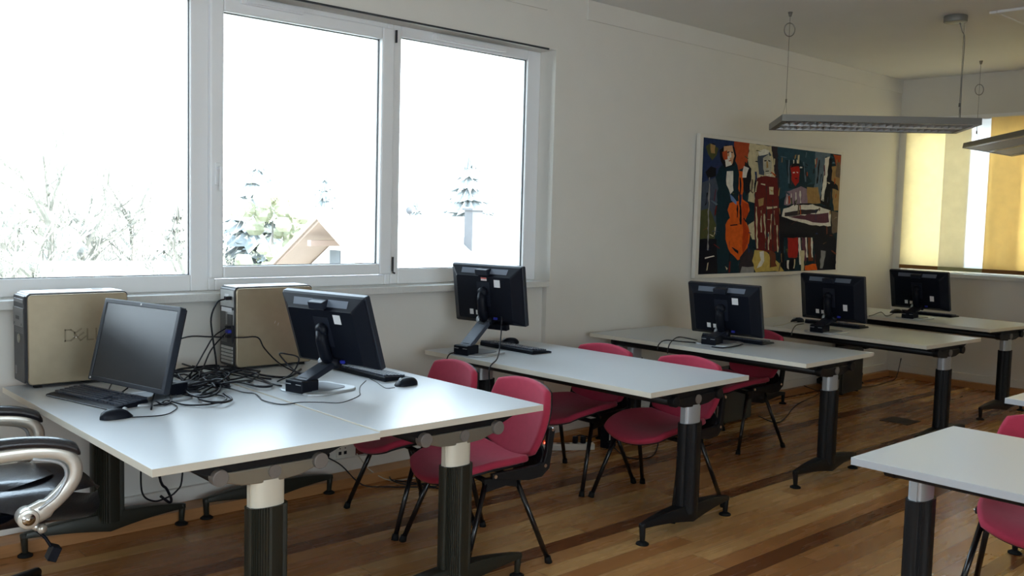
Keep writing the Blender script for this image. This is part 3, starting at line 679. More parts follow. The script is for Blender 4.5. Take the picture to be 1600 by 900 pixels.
t2 = thing('tower_computer', 'champagne tower computer with plugged rear ports facing left, behind the leaning monitor', 'computer', (1.998, 4.197, .7237), 0, 'champagne tower computers on the desks')
tower_body(t2)
b = MB(); b.box((.0015, -.068, .30), (.004, .068, .378)); b.box((.0015, -.068, .215), (.004, .012, .285)); rp = b.build('rear_panel', 'steel', t2)
b = MB(); b.box((-.0005, -.02, .345), (.002, .02, .36)); b.box((-.0005, -.05, .275), (.002, .055, .295)); b.build('rating_label', 'label', rp)
b = MB()
for k in range(22): b.box((0, -.005, .13+k*.0068), (.0045, .064, .1335+k*.0068))
b.build('fan_grille', 'towergrey', rp)
b = MB()
for k in range(5): b.box((-.001, -.06, .03+k*.017), (.004, .055, .042+k*.017))
b.build('expansion_cover', 'steel', rp)
b = MB(); b.box((-.002, -.062, .13), (.004, -.012, .265)); b.build('port_plate', 'towerfront', rp)
b = MB(); b.box((-.022, -.05, .20), (-.001, -.03, .212)); b.box((-.022, -.05, .155), (-.001, -.03, .170)); b.box((-.028, -.055, .335), (-.001, -.03, .352)); b.build('cable_plug', 'cable', rp)
b = MB(); b.box((-.02, -.056, .178), (-.001, -.026, .192)); b.build('video_plug', 'blueplug', rp)
b = MB()
for x, z, a in ((.205, .215, 20), (.222, .205, 20)):
    b.T = Matrix.Translation((x, -.0876, z)) @ Matrix.Rotation(R(a), 4, 'Y'); b.box((-.001, -.0004, 0), (.001, 0, .014))
b.build('scratch_mark', 'label', t2)
def floor_tower(loc, rz, label):
    t = thing('tower_computer', label, 'computer', loc, rz, 'dark tower computers on the floor')
    tower_body(t, .40, .175, .40, 'darktower', 'darktower')
    b = MB(); b.box((-.0005, -.07, .24), (.004, .07, .38)); b.box((-.0005, -.07, .03), (.004, .0, .22)); p = b.build('rear_panel', 'darktower', t)
    b = MB()
    for k in range(3): b.box((-.003, -.055+.035*k, .05), (.001, -.035+.035*k, .14))
    b.build('rear_cover', 'steel', p)
floor_tower((5.72, 4.03, 0), R(3), 'dark tower computer on the floor behind the chair in shadow')
floor_tower((7.62, 4.12, 0), R(3), 'dark tower computer on the floor beneath the desks near the far corner')

# world coordinates of cable runs and the painting patches
CB = {
  'mouse_cable_front_desk': [(1.254, 3.396, 0.724), (1.334, 3.366, 0.724), (1.378, 3.376, 0.724), (1.411, 3.409, 0.724), (1.452, 3.466, 0.724), (1.466, 3.53, 0.724), (1.456, 3.567, 0.724), (1.394, 3.55, 0.724)],
  'long_cable': [(1.743, 3.805, 0.724), (1.785, 3.74, 0.724), (1.794, 3.61, 0.724), (1.817, 3.56, 0.724), (1.802, 3.486, 0.724), (1.78, 3.405, 0.724), (1.8, 3.297, 0.724), (1.88, 3.288, 0.724), (1.942, 3.245, 0.724), (1.997, 3.191, 0.724), (2.081, 3.228, 0.724), (2.151, 3.28, 0.724), (2.198, 3.351, 0.724), (2.266, 3.45, 0.724), (2.366, 3.557, 0.724)],
  'mouse2': [(2.373, 3.341, 0.724), (2.335, 3.349, 0.724), (2.351, 3.412, 0.724), (2.386, 3.504, 0.724), (2.409, 3.589, 0.724)],
  't1': [(1.423, 3.56, 0.724), (1.463, 3.585, 0.73), (1.496, 3.494, 0.724), (1.557, 3.428, 0.73), (1.648, 3.481, 0.724), (1.677, 3.532, 0.73), (1.669, 3.645, 0.724), (1.615, 3.708, 0.73), (1.533, 3.705, 0.724), (1.475, 3.639, 0.73)],
  't2': [(1.632, 3.862, 0.724), (1.727, 3.965, 0.735), (1.837, 4.011, 0.724), (1.794, 3.79, 0.74), (1.75, 3.728, 0.724), (1.612, 3.578, 0.735), (1.564, 3.651, 0.724), (1.563, 3.744, 0.73)],
  't3': [(1.834, 4.211, 0.74), (1.91, 4.171, 0.724), (1.951, 3.992, 0.73), (1.985, 3.871, 0.724), (1.946, 3.649, 0.724), (1.872, 3.621, 0.73), (1.858, 3.801, 0.724), (1.714, 3.713, 0.735), (1.578, 3.561, 0.724), (1.587, 3.407, 0.73), (1.666, 3.452, 0.724), (1.685, 3.56, 0.73)],
  't4': [(1.643, 3.836, 0.74), (1.766, 3.974, 0.75), (1.89, 4.06, 0.735), (1.957, 3.971, 0.724), (1.971, 3.783, 0.724), (1.977, 3.622, 0.73)],
  't5': [(1.836, 4.323, 0.74), (1.832, 4.169, 0.74), (1.783, 3.893, 0.74), (1.737, 3.7, 0.74), (1.632, 3.533, 0.74), (1.57, 3.543, 0.735), (1.573, 3.673, 0.74), (1.655, 3.798, 0.75), (1.722, 3.79, 0.75), (1.697, 3.657, 0.74)],
  't6': [(1.959, 4.14, 0.724), (2.02, 4.035, 0.724), (2.036, 3.878, 0.724), (2.103, 3.793, 0.724), (2.255, 3.945, 0.724)],
  't7': [(1.36, 3.487, 0.724), (1.44, 3.666, 0.74), (1.508, 3.786, 0.74), (1.531, 3.751, 0.735), (1.48, 3.589, 0.73), (1.434, 3.538, 0.724), (1.418, 3.585, 0.73)],
  't8': [(1.388, 3.977, 0.75), (1.336, 3.867, 0.735), (1.336, 3.808, 0.724), (1.382, 3.851, 0.73), (1.399, 3.829, 0.75)],
  'd4a': [(4.928, 3.617, 0.724), (4.783, 3.58, 0.75), (4.813, 3.679, 0.745), (4.685, 3.629, 0.735), (4.543, 3.542, 0.724), (4.482, 3.502, 0.69)],
  'd4b': [(4.823, 3.54, 0.724), (4.714, 3.577, 0.735), (4.642, 3.646, 0.74), (4.561, 3.631, 0.724), (4.538, 3.626, 0.69)],
  'd4c': [(4.755, 3.379, 0.724), (4.769, 3.305, 0.724), (4.916, 3.313, 0.724), (5.031, 3.344, 0.724)],
  'd5m': [(6.59, 3.888, 0.724), (6.494, 3.892, 0.724), (6.268, 3.825, 0.724), (6.125, 3.813, 0.724)],
  'd5a': [(6.368, 3.703, 0.74), (6.236, 3.683, 0.74), (6.074, 3.617, 0.724), (5.93, 3.543, 0.69)],
  'd6m': [(8.046, 3.812, 0.724), (7.753, 3.734, 0.724), (7.882, 3.844, 0.74), (7.755, 3.849, 0.724), (7.605, 3.814, 0.724)],
  'floor1': [(2.747, 4.434, 0.1), (2.841, 4.43, 0.02), (2.94, 4.385, 0.006), (2.987, 4.22, 0.006), (3.057, 4.088, 0.006), (3.103, 3.976, 0.006), (3.253, 4.052, 0.006), (3.216, 4.181, 0.02), (3.145, 4.269, 0.02), (3.069, 4.337, 0.01), (2.958, 4.18, 0.02), (3.014, 4.089, 0.006), (3.192, 4.033, 0.006)],
  'floor2': [(2.853, 4.315, 0.13), (3.064, 4.473, 0.03), (3.131, 4.375, 0.01), (3.188, 4.265, 0.006), (3.229, 4.168, 0.006)],
  'floor3': [(7.279, 4.302, 0.1), (7.532, 4.372, 0.006), (6.906, 4.043, 0.006), (6.297, 3.788, 0.006), (6.133, 3.768, 0.006), (6.234, 3.972, 0.006)],
  'floor4': [(7.954, 3.678, 0.35), (8.725, 4.073, 0.05), (8.702, 4.135, 0.006), (8.273, 4.099, 0.006), (8.057, 4.206, 0.006)],
  'floor5': [(4.432, 4.046, 0.05), (4.405, 4.132, 0.02), (4.356, 4.144, 0.05), (4.464, 4.19, 0.06), (4.511, 4.119, 0.05)],
  'floor6': [(4.517, 3.984, 0.05), (4.458, 3.794, 0.006), (4.478, 3.681, 0.006), (4.606, 3.684, 0.006), (4.814, 3.811, 0.02), (4.753, 3.771, 0.1)],
}
PAINT = [
 ('navy', [(-0.0, 1.0), (0.203, 1.001), (0.194, 0.918), (0.103, 0.786), (0.072, 0.676), (0.001, 0.67)]),
 ('slate', [(0.001, 0.67), (0.082, 0.717), (0.12, 0.558), (0.103, 0.287), (0.001, 0.299)]),
 ('olive', [(-0.007, 0.472), (0.045, 0.487), (0.099, 0.368), (0.092, 0.26), (-0.003, 0.26)]),
 ('black', [(-0.005, 0.26), (0.104, 0.26), (0.165, -0.007), (-0.0, -0.0)]),
 ('rust', [(0.19, 0.999), (0.295, 0.997), (0.292, 0.888), (0.275, 0.817), (0.226, 0.785), (0.188, 0.917)]),
 ('cream', [(0.295, 0.997), (0.451, 0.999), (0.474, 0.823), (0.508, 0.711), (0.383, 0.758), (0.34, 0.698), (0.348, 0.543), (0.302, 0.555), (0.305, 0.792), (0.288, 0.874)]),
 ('dark', [(0.448, 0.999), (0.492, 1.0), (0.526, 0.582), (0.485, 0.752)]),
 ('teal', [(0.492, 1.0), (0.783, 1.001), (0.798, 0.734), (0.694, 0.711), (0.57, 0.614), (0.526, 0.582)]),
 ('steel', [(0.783, 1.001), (0.907, 1.001), (0.869, 0.587), (0.762, 0.581), (0.791, 0.734)]),
 ('darkteal', [(0.554, 0.904), (0.668, 0.916), (0.767, 0.747), (0.681, 0.68), (0.588, 0.673)]),
 ('rust', [(0.931, 0.995), (1.0, 0.997), (1.002, 0.914), (0.961, 0.895)]),
 ('tan', [(0.921, 0.891), (1.002, 0.914), (1.002, 0.75), (1.001, 0.516), (0.96, 0.514), (0.93, 0.745)]),
 ('black', [(0.869, 0.969), (0.926, 0.953), (0.93, 0.745), (0.919, 0.543), (0.839, 0.57)]),
 ('greybrown', [(0.936, 0.513), (1.002, 0.5), (1.004, 0.327), (0.949, 0.311)]),
 ('tan', [(0.728, 0.699), (0.815, 0.705), (0.846, 0.57), (0.725, 0.564)]),
 ('darkteal', [(0.133, 0.789), (0.213, 0.804), (0.273, 0.734), (0.3, 0.597), (0.251, 0.538), (0.184, 0.507), (0.19, -0.008), (0.116, -0.005), (0.094, 0.422), (0.099, 0.732)]),
 ('black', [(0.267, 0.858), (0.312, 0.807), (0.311, 0.625), (0.287, 0.596), (0.256, 0.691)]),
 ('black', [(0.099, 0.92), (0.136, 0.965), (0.192, 0.959), (0.208, 0.892), (0.199, 0.816), (0.139, 0.79), (0.11, 0.841)]),
 ('skin', [(0.125, 0.95), (0.18, 0.964), (0.196, 0.891), (0.186, 0.829), (0.15, 0.811), (0.133, 0.87)]),
 ('white', [(0.133, 0.87), (0.161, 0.887), (0.181, 0.821), (0.144, 0.804)]),
 ('rust', [(0.116, 0.909), (0.145, 0.926), (0.154, 0.859), (0.13, 0.85)]),
 ('white', [(0.152, 0.771), (0.192, 0.775), (0.199, 0.631), (0.179, 0.603), (0.151, 0.669)]),
 ('orange', [(0.229, 0.782), (0.257, 0.777), (0.263, 0.567), (0.302, 0.541), (0.313, 0.486), (0.289, 0.415), (0.322, 0.317), (0.318, 0.233), (0.285, 0.121), (0.248, 0.101), (0.197, 0.157), (0.16, 0.26), (0.157, 0.37), (0.184, 0.425), (0.166, 0.479), (0.179, 0.534), (0.238, 0.551)]),
 ('redorange', [(0.257, 0.552), (0.306, 0.527), (0.304, 0.457), (0.283, 0.415), (0.316, 0.317), (0.312, 0.233), (0.278, 0.128), (0.275, 0.317)]),
 ('black', [(0.234, 0.73), (0.244, 0.731), (0.262, 0.372), (0.252, 0.372)]),
 ('blue', [(0.175, 0.603), (0.223, 0.551), (0.222, 0.523), (0.187, 0.555)]),
 ('black', [(0.208, 0.192), (0.251, 0.17), (0.249, 0.147)]),
 ('white', [(0.262, 0.823), (0.295, 0.812), (0.28, 0.734), (0.254, 0.732), (0.254, 0.787)]),
 ('cream', [(0.306, 0.373), (0.349, 0.403), (0.359, 0.261), (0.34, 0.261)]),
 ('dark', [(0.259, 0.122), (0.307, 0.191), (0.347, 0.176), (0.374, 0.034), (0.363, -0.008), (0.259, -0.004)]),
 ('grey', [(0.276, 0.051), (0.364, 0.048), (0.363, -0.006), (0.266, -0.004)]),
 ('yellow', [(0.36, 0.176), (0.427, 0.176), (0.573, 0.042), (0.582, 0.005), (0.376, -0.002), (0.345, 0.092)]),
 ('slate', [(0.352, 0.902), (0.386, 0.955), (0.426, 0.96), (0.448, 0.927), (0.402, 0.901), (0.403, 0.766), (0.367, 0.77)]),
 ('skin2', [(0.389, 0.899), (0.428, 0.932), (0.455, 0.871), (0.449, 0.785), (0.416, 0.761), (0.393, 0.815)]),
 ('white', [(0.353, 0.944), (0.399, 0.971), (0.433, 0.961), (0.428, 0.932), (0.362, 0.91)]),
 ('white', [(0.416, 0.775), (0.456, 0.778), (0.452, 0.728), (0.425, 0.733)]),
 ('maroon', [(0.357, 0.741), (0.416, 0.761), (0.499, 0.753), (0.518, 0.581), (0.537, 0.175), (0.483, 0.153), (0.374, 0.176), (0.35, 0.374), (0.344, 0.628)]),
 ('cream', [(0.352, 0.713), (0.362, 0.713), (0.353, 0.628), (0.345, 0.628)]),
 ('cream', [(0.383, 0.701), (0.413, 0.696), (0.414, 0.685), (0.384, 0.69)]),
 ('cream', [(0.441, 0.677), (0.475, 0.68), (0.478, 0.619), (0.447, 0.617)]),
 ('tan', [(0.369, 0.573), (0.408, 0.589), (0.408, 0.532), (0.376, 0.517)]),
 ('cream', [(0.429, 0.519), (0.507, 0.53), (0.508, 0.514), (0.432, 0.498)]),
 ('cream', [(0.353, 0.516), (0.361, 0.516), (0.384, 0.19), (0.374, 0.19)]),
 ('cream', [(0.391, 0.489), (0.397, 0.489), (0.404, 0.319), (0.397, 0.319)]),
 ('cream', [(0.413, 0.461), (0.42, 0.462), (0.443, 0.19), (0.436, 0.19)]),
 ('cream', [(0.466, 0.463), (0.472, 0.464), (0.474, 0.262), (0.467, 0.262)]),
 ('cream', [(0.509, 0.378), (0.516, 0.378), (0.532, 0.16), (0.525, 0.16)]),
 ('cream', [(0.449, 0.319), (0.456, 0.319), (0.463, 0.175), (0.456, 0.175)]),
 ('cream', [(0.484, 0.493), (0.489, 0.493), (0.498, 0.378), (0.493, 0.378)]),
 ('white', [(0.394, 0.162), (0.424, 0.169), (0.432, 0.089), (0.414, 0.047), (0.378, 0.034), (0.407, 0.097)]),
 ('brown', [(0.465, 0.175), (0.511, 0.153), (0.515, 0.073), (0.528, 0.043), (0.475, 0.038)]),
 ('black', [(0.518, 0.581), (0.561, 0.379), (0.582, 0.005), (0.552, 0.043)]),
 ('crimson', [(0.592, 0.849), (0.612, 0.881), (0.648, 0.882), (0.666, 0.827), (0.661, 0.738), (0.637, 0.699), (0.605, 0.748)]),
 ('black', [(0.592, 0.842), (0.611, 0.888), (0.658, 0.886), (0.672, 0.843), (0.653, 0.863), (0.613, 0.854)]),
 ('white', [(0.61, 0.91), (0.619, 0.911), (0.62, 0.882), (0.612, 0.881)]),
 ('white', [(0.636, 0.913), (0.642, 0.913), (0.648, 0.887), (0.64, 0.887)]),
 ('white', [(0.665, 0.86), (0.683, 0.862), (0.683, 0.85), (0.663, 0.848)]),
 ('lilac', [(0.568, 0.65), (0.68, 0.702), (0.726, 0.683), (0.74, 0.564), (0.557, 0.54)]),
 ('white', [(0.575, 0.643), (0.582, 0.644), (0.582, 0.549), (0.573, 0.548)]),
 ('white', [(0.604, 0.638), (0.611, 0.638), (0.613, 0.558), (0.606, 0.557)]),
 ('white', [(0.639, 0.648), (0.647, 0.648), (0.652, 0.56), (0.644, 0.559)]),
 ('white', [(0.671, 0.662), (0.678, 0.662), (0.688, 0.562), (0.679, 0.561)]),
 ('black', [(0.533, 0.437), (0.588, 0.542), (0.718, 0.563), (0.935, 0.544), (0.951, 0.327), (0.887, 0.279), (0.567, 0.28), (0.532, 0.32)]),
 ('white', [(0.544, 0.445), (0.554, 0.511), (0.631, 0.547), (0.778, 0.559), (0.929, 0.512), (0.94, 0.381), (0.788, 0.382), (0.697, 0.405), (0.579, 0.439)]),
 ('dark', [(0.566, 0.479), (0.691, 0.51), (0.834, 0.524), (0.813, 0.485), (0.636, 0.455), (0.564, 0.45)]),
 ('plum', [(0.593, 0.451), (0.783, 0.476), (0.914, 0.496), (0.924, 0.411), (0.787, 0.408), (0.666, 0.434)]),
 ('white', [(0.845, 0.6), (0.862, 0.953), (0.901, 0.973), (0.896, 0.911), (0.869, 0.587)]),
 ('crimson', [(0.595, 0.277), (0.675, 0.281), (0.684, 0.173), (0.673, 0.106), (0.609, 0.115)]),
 ('white', [(0.678, 0.278), (0.693, 0.278), (0.717, 0.052), (0.699, 0.053)]),
 ('plum', [(0.704, 0.278), (0.734, 0.278), (0.753, 0.082), (0.723, 0.082)]),
 ('white', [(0.734, 0.278), (0.746, 0.278), (0.762, 0.112), (0.75, 0.112)]),
 ('brown', [(0.752, 0.278), (0.779, 0.279), (0.806, 0.08), (0.768, 0.081)]),
 ('white', [(0.779, 0.279), (0.79, 0.279), (0.804, 0.111), (0.792, 0.111)]),
 ('cream', [(0.696, 0.173), (0.733, 0.173), (0.735, 0.003), (0.713, 0.004)]),
 ('orange', [(0.74, 0.044), (0.83, 0.057), (0.845, -0.001), (0.742, 0.003)]),
 ('black', [(0.794, 0.279), (0.951, 0.327), (0.987, 0.264), (1.0, 0.0), (0.845, -0.001)]),
 ('grey', [(0.866, 0.171), (0.907, 0.163), (0.887, 0.016), (0.864, 0.017)]),
 ('black', [(0.585, 0.086), (0.672, 0.114), (0.661, 0.009), (0.589, 0.009)]),
 ('white', [(0.598, 0.093), (0.616, 0.092), (0.617, 0.018), (0.602, 0.026)]),
 ('cream', [(0.653, 0.099), (0.662, 0.099), (0.66, 0.024), (0.651, 0.024)]),
 ('black', [(0.015, 0.751), (0.048, 0.794), (0.081, 0.784), (0.081, 0.73), (0.035, 0.706)]),
 ('grey', [(0.037, 0.713), (0.044, 0.714), (0.054, 0.179), (0.047, 0.179)]),
 ('white', [(0.033, 0.126), (0.091, 0.141), (0.095, 0.134), (0.034, 0.115)]),
 ('olive', [(0.012, 0.936), (0.04, 0.966), (0.09, 0.932), (0.08, 0.878), (0.054, 0.841), (0.026, 0.885)]),
 ('tan', [(0.041, 0.959), (0.071, 0.95), (0.071, 0.89), (0.044, 0.893)]),
 ('cream', [(0.165, 0.055), (0.183, 0.04), (0.176, 0.024)]),
 ('greybrown', [(0.959, 0.925), (0.991, 0.937), (0.996, 0.797), (0.958, 0.809)]),
 ('black', [(0.921, 0.775), (0.979, 0.733), (0.987, 0.687), (0.928, 0.706)]),
 ('black', [(0.147, 0.915), (0.162, 0.921), (0.162, 0.913), (0.149, 0.907)]),
 ('black', [(0.172, 0.921), (0.184, 0.92), (0.183, 0.911), (0.172, 0.913)]),
 ('white', [(0.162, 0.914), (0.17, 0.915), (0.177, 0.875), (0.162, 0.871)]),
 ('rust', [(0.158, 0.853), (0.177, 0.858), (0.175, 0.849), (0.161, 0.845)]),
 ('black', [(0.397, 0.879), (0.414, 0.885), (0.414, 0.877), (0.399, 0.871)]),
 ('black', [(0.427, 0.885), (0.444, 0.883), (0.443, 0.874), (0.428, 0.877)]),
 ('tan', [(0.414, 0.874), (0.424, 0.875), (0.431, 0.826), (0.415, 0.821)]),
 ('black', [(0.41, 0.8), (0.437, 0.805), (0.435, 0.796), (0.413, 0.791)]),
 ('white', [(0.611, 0.81), (0.626, 0.815), (0.626, 0.806), (0.613, 0.802)]),
 ('white', [(0.64, 0.816), (0.653, 0.814), (0.652, 0.807), (0.641, 0.807)]),
 ('black', [(0.627, 0.765), (0.647, 0.768), (0.646, 0.759), (0.629, 0.756)]),
 ('black', [(0.227, 0.523), (0.232, 0.523), (0.234, 0.427), (0.229, 0.427)]),
 ('black', [(0.187, 0.37), (0.234, 0.377), (0.234, 0.37), (0.187, 0.362)]),
 ('black', [(0.277, 0.428), (0.297, 0.394), (0.292, 0.39), (0.272, 0.423)]),
 ('black', [(0.344, 0.74), (0.35, 0.74), (0.342, 0.627), (0.337, 0.627)]),
 ('dark', [(0.421, 0.683), (0.426, 0.683), (0.443, 0.176), (0.438, 0.176)]),
 ('dark', [(0.468, 0.579), (0.474, 0.579), (0.496, 0.168), (0.49, 0.168)]),
 ('steel', [(0.575, 0.906), (0.583, 0.907), (0.589, 0.717), (0.581, 0.717)]),
 ('steel', [(0.686, 0.903), (0.695, 0.904), (0.719, 0.743), (0.71, 0.742)]),
 ('black', [(0.81, 0.932), (0.819, 0.933), (0.81, 0.735), (0.801, 0.734)]),
]

# ------------------------------------------------------------------ cables
def cable(name, pts, r, label, cat='cable', m='cable', group='black cables', sm=5, off=0):
    b = MB(); b.smooth = True; b.tube(smooth_pts(pts, sm), r, 8); o = b.build(name, m); return tag(o, label, cat, group)
GT = 'tangled cables beside the front-facing monitor'
TL = 'one of the black cables tangled on the desk right of front-facing monitor'
def lift(pts, dz): return [(p[0], p[1], p[2]+dz) for p in pts]
for i, k in enumerate(('t1', 't2', 't3', 't4', 't5', 't6', 't7')): cable('cable', lift(CB[k], .004*(i % 3)+.0005), .0036+.0008*(i % 3), TL, group=GT)
rnd = random.Random(4)
for i in range(9):
    cx, cy_ = 1.70+rnd.uniform(-.08, .16), 3.86+rnd.uniform(-.10, .12); a0 = rnd.uniform(0, 6); pts = []
    for k in range(11):
        a = a0+k*.72; q = rnd.uniform(.05, .17)
        pts.append((cx+q*math.cos(a)*1.15, cy_+q*math.sin(a), .727+rnd.uniform(0, .045)))
    cable('cable', pts, .0042, TL, group=GT)
cable('cable', CB['t8'], .003, 'black cable loop showing under the front-facing monitor', group='desk cables')
cable('mouse_cable', CB['mouse_cable_front_desk'], .0022, 'thin cable of the mouse in front of the near keyboard')
cable('cable', CB['long_cable'], .0024, 'thin black cable wandering across the seam of the two near desks')
cable('mouse_cable', CB['mouse2'], .0022, 'thin cable of the mouse near the desk corner')
cable('cable', [(1.44, 3.72, .86), (1.55, 3.82, .91), (1.70, 3.95, .925), (1.86, 4.08, .90), (1.965, 4.16, .882)], .0036, 'black cable arching from the front-facing monitor to the second tower')
cable('cable', [(1.97, 4.155, 1.063), (1.93, 4.15, 1.05), (1.895, 4.14, .98), (1.90, 4.13, .88), (1.90, 4.10, .79), (1.87, 4.03, .732), (1.80, 3.95, .73)], .0042, 'thick power cable dropping from top of the second tower\'s back')
cable('cable', [(1.975, 4.155, .925), (1.90, 4.12, .895), (1.84, 4.08, .84), (1.74, 3.98, .77), (1.62, 3.86, .735)], .0033, 'black cable sagging from the second tower\'s ports to the desk')
cable('cable', [(1.975, 4.16, .90), (1.89, 4.13, .83), (1.79, 4.02, .75), (1.68, 3.92, .728), (1.55, 3.80, .73)], .0033, 'lowest black cable sagging from the second tower\'s ports')
cable('cable', [(1.99, 4.102, .885), (2.03, 4.085, .885), (2.095, 4.07, .882), (2.12, 4.05, .83), (2.16, 3.98, .765), (2.20, 3.86, .727), (2.19, 3.74, .727)], .0033, 'black cable crossing the side of the second tower')
cable('cable', [(2.06, 3.50, .80), (2.0, 3.53, .80), (1.955, 3.60, .87), (1.99, 3.60, .87), (2.07, 3.64, .84), (2.06, 3.68, .77), (2.02, 3.74, .727)], .0034, 'short cable looping up beside the leaning monitor\'s stand box')
cable('cable', [(3.45, 3.855, .932), (3.43, 3.83, .90), (3.36, 3.76, .80), (3.27, 3.68, .735), (3.165, 3.62, .70), (3.155, 3.60, .58)], .0035, 'video cable hanging from raised monitor over the desk edge')
cable('cable', [(3.25, 3.96, .735), (3.185, 3.98, .726), (3.165, 3.98, .66), (3.17, 3.97, .55)], .0035, 'black cable hanging over the desk edge behind the raised monitor\'s box')
GE = 'cables drooping over the desk edge beside the stickered monitor'
for k, l in (('d4a', 'upper of two cables drooping off the desk below the painting\'s left corner'), ('d4b', 'lower of two cables drooping off the desk below the painting\'s left corner'), ('d4c', 'black cable lying right of the stand box below the painting\'s left corner')): cable('cable', lift(CB[k], .001), .0036, l, group=GE)
cable('mouse_cable', lift(CB['d5m'], .001), .0022, 'thin cable of the small mouse left of the monitor under the painting', m='cable_grey')
cable('cable', lift(CB['d5a'], .001), .004, 'black cable bending over the desk edge under the painting')
cable('mouse_cable', lift(CB['d6m'], .001), .003, 'cable of the mouse at the farthest monitor')
cable('cable', lift(CB['floor1'][3:], .0), .0038, 'long black cable coiled on the floor under the near chairs')
cable('cable', [(2.640, 4.33, .165), (2.70, 4.28, .12), (2.78, 4.20, .02), (2.90, 4.12, .006), (3.05, 4.0, .006), (3.12, 3.9, .006)], .0038, 'black plug cable running from wall socket to the floor')
cable('cable', [(2.84, 4.35, .15), (2.88, 4.28, .07), (2.96, 4.215, .012), (3.08, 4.18, .006), (3.20, 4.15, .006)], .003, 'beige cable on the floor by the wall sockets', m='cable_grey')
for k, l in (('floor3', 'black cable curling on the floor beside the shadowed tower'), ('floor4', 'black cable hanging to the floor by the far corner'), ('floor5', 'black cable loop lying at the power strip'), ('floor6', 'black cable loop on the floor behind pairs of chair legs')):
    pts = [(min(p[0], 8.98), min(p[1], 4.2), max(p[2], .006)) for p in CB[k]]
    cable('cable', pts, .0038, l)
cable('cable', [(1.537, 4.0, .67), (1.52, 4.0, .45), (1.515, 4.0, .30), (1.528, 4.0, .236), (1.57, 4.0, .206), (1.612, 4.0, .207), (1.67, 4.0, .231), (1.699, 4.0, .307), (1.70, 4.0, .67)], .004, 'black cable loop hanging below the near desk\'s front corner')
cable('cable', [(1.56, 4.01, .67), (1.598, 4.01, .318), (1.632, 4.01, .246), (1.652, 4.01, .199), (1.644, 4.01, .184), (1.604, 4.01, .22)], .006, 'thick black cable end hanging below the near desk\'s front corner')
# power brick between the desks' monitors
b = MB(); b.box((-.05, -.03, 0), (.05, .03, .035)); tag(b.build('power_brick', 'plastic', bev=.004, loc=(1.64, 3.80, .721)), 'black power brick lying in the cable tangle', 'power brick')

# ------------------------------------------------------------------ sockets, strip, floor box
def wall_plate(name, x, w_, label, cat, m='socket', y=4.40, z=.165):
    o = thing(name, label, cat, (x, y, z)); b = MB(); b.box((-w_/2, -.008, -.036), (w_/2, 0, .036)); b.build('face_plate', m, o, bev=.003); return o
s_ = wall_plate('wall_socket', 2.655, .075, 'white wall socket with black round plug, under the near desks', 'socket')
b = MB(); b.smooth = True; b.cyl((0, -.035, 0), (0, -.008, 0), .021, 18); b.build('plug', 'cable', s_)
s_ = wall_plate('network_socket', 2.775, .075, 'white double network socket with two small square ports', 'socket')
b = MB(); b.box((-.026, -.0095, -.018), (-.008, -.0075, 0)); b.box((.008, -.0095, -.018), (.026, -.0075, 0)); b.box((-.02, -.0095, .014), (-.014, -.0075, .02)); b.box((.014, -.0095, .014), (.020, -.0075, .02)); b.build('port', 'cable', s_)
s_ = wall_plate('wall_socket', 2.90, .075, 'dark red wall socket with an orange plug, behind a chair leg', 'socket', 'socketred')
b = MB(); b.smooth = True; b.cyl((.015, -.04, 0), (.015, -.008, 0), .018, 18); b.build('plug', 'orangeplug', s_)
b = MB(); b.box((-.04, -.02, -.05), (.04, 0, .05)); tag(b.build('junction_box', 'socket', bev=.004, loc=(8.62, 4.36, .24)), 'white junction box on the wall at the far corner', 'junction box')
b = MB(); b.box((-.035, -.05, -.012), (.035, 0, .012)); tag(b.build('adapter', 'plastic', bev=.003, loc=(8.60, 4.36, .32)), 'dark adapter plugged in above the junction box', 'adapter')
p = thing('power_strip', 'white power strip on the floor with a lit red switch', 'power strip', (4.30, 4.13, 0), R(-33))
b = MB(); b.box((-.17, -.028, 0), (.17, .028, .042)); b.build('strip_body', 'socket', p, bev=.005)
b = MB(); b.smooth = True
for k in range(4): b.cyl((-.06+.052*k, 0, .042), (-.06+.052*k, 0, .0432), .019, 18)
b.build('outlet', 'towergrey', p)
b = MB(); b.box((-.155, -.012, .042), (-.125, .012, .048)); b.build('switch', 'redlamp', p)
b = MB(); b.smooth = True; b.cyl((.045, 0, .043), (.045, 0, .085), .018, 14); b.cyl((.097, 0, .043), (.097, 0, .085), .018, 14); b.build('plug', 'cable', p)
pd = thing('power_adapter', 'black power adapter standing behind the power strip with white tag', 'adapter', (4.56, 4.02, 0), R(15))
b = MB(); b.box((-.05, -.035, 0), (.05, .035, .15)); b.build('adapter_case', 'plastic', pd, bev=.008)
b = MB(); b.box((-.06, -.036, .06), (-.040, -.0355, .12)); b.build('tag_label', 'label', pd)
b = MB(); b.box((-.115, -.11, 0), (.115, .11, .004)); fb = tag(b.build('floor_box', 'hatch', bev=.001, loc=(7.02, 3.225, 0)), 'brown square floor outlet cover set in the planks', 'floor box')
b = MB(); b.box((-.10, -.095, .004), (.10, .095, .0055)); b.build('cover_lid', 'hatch', fb, bev=.001)

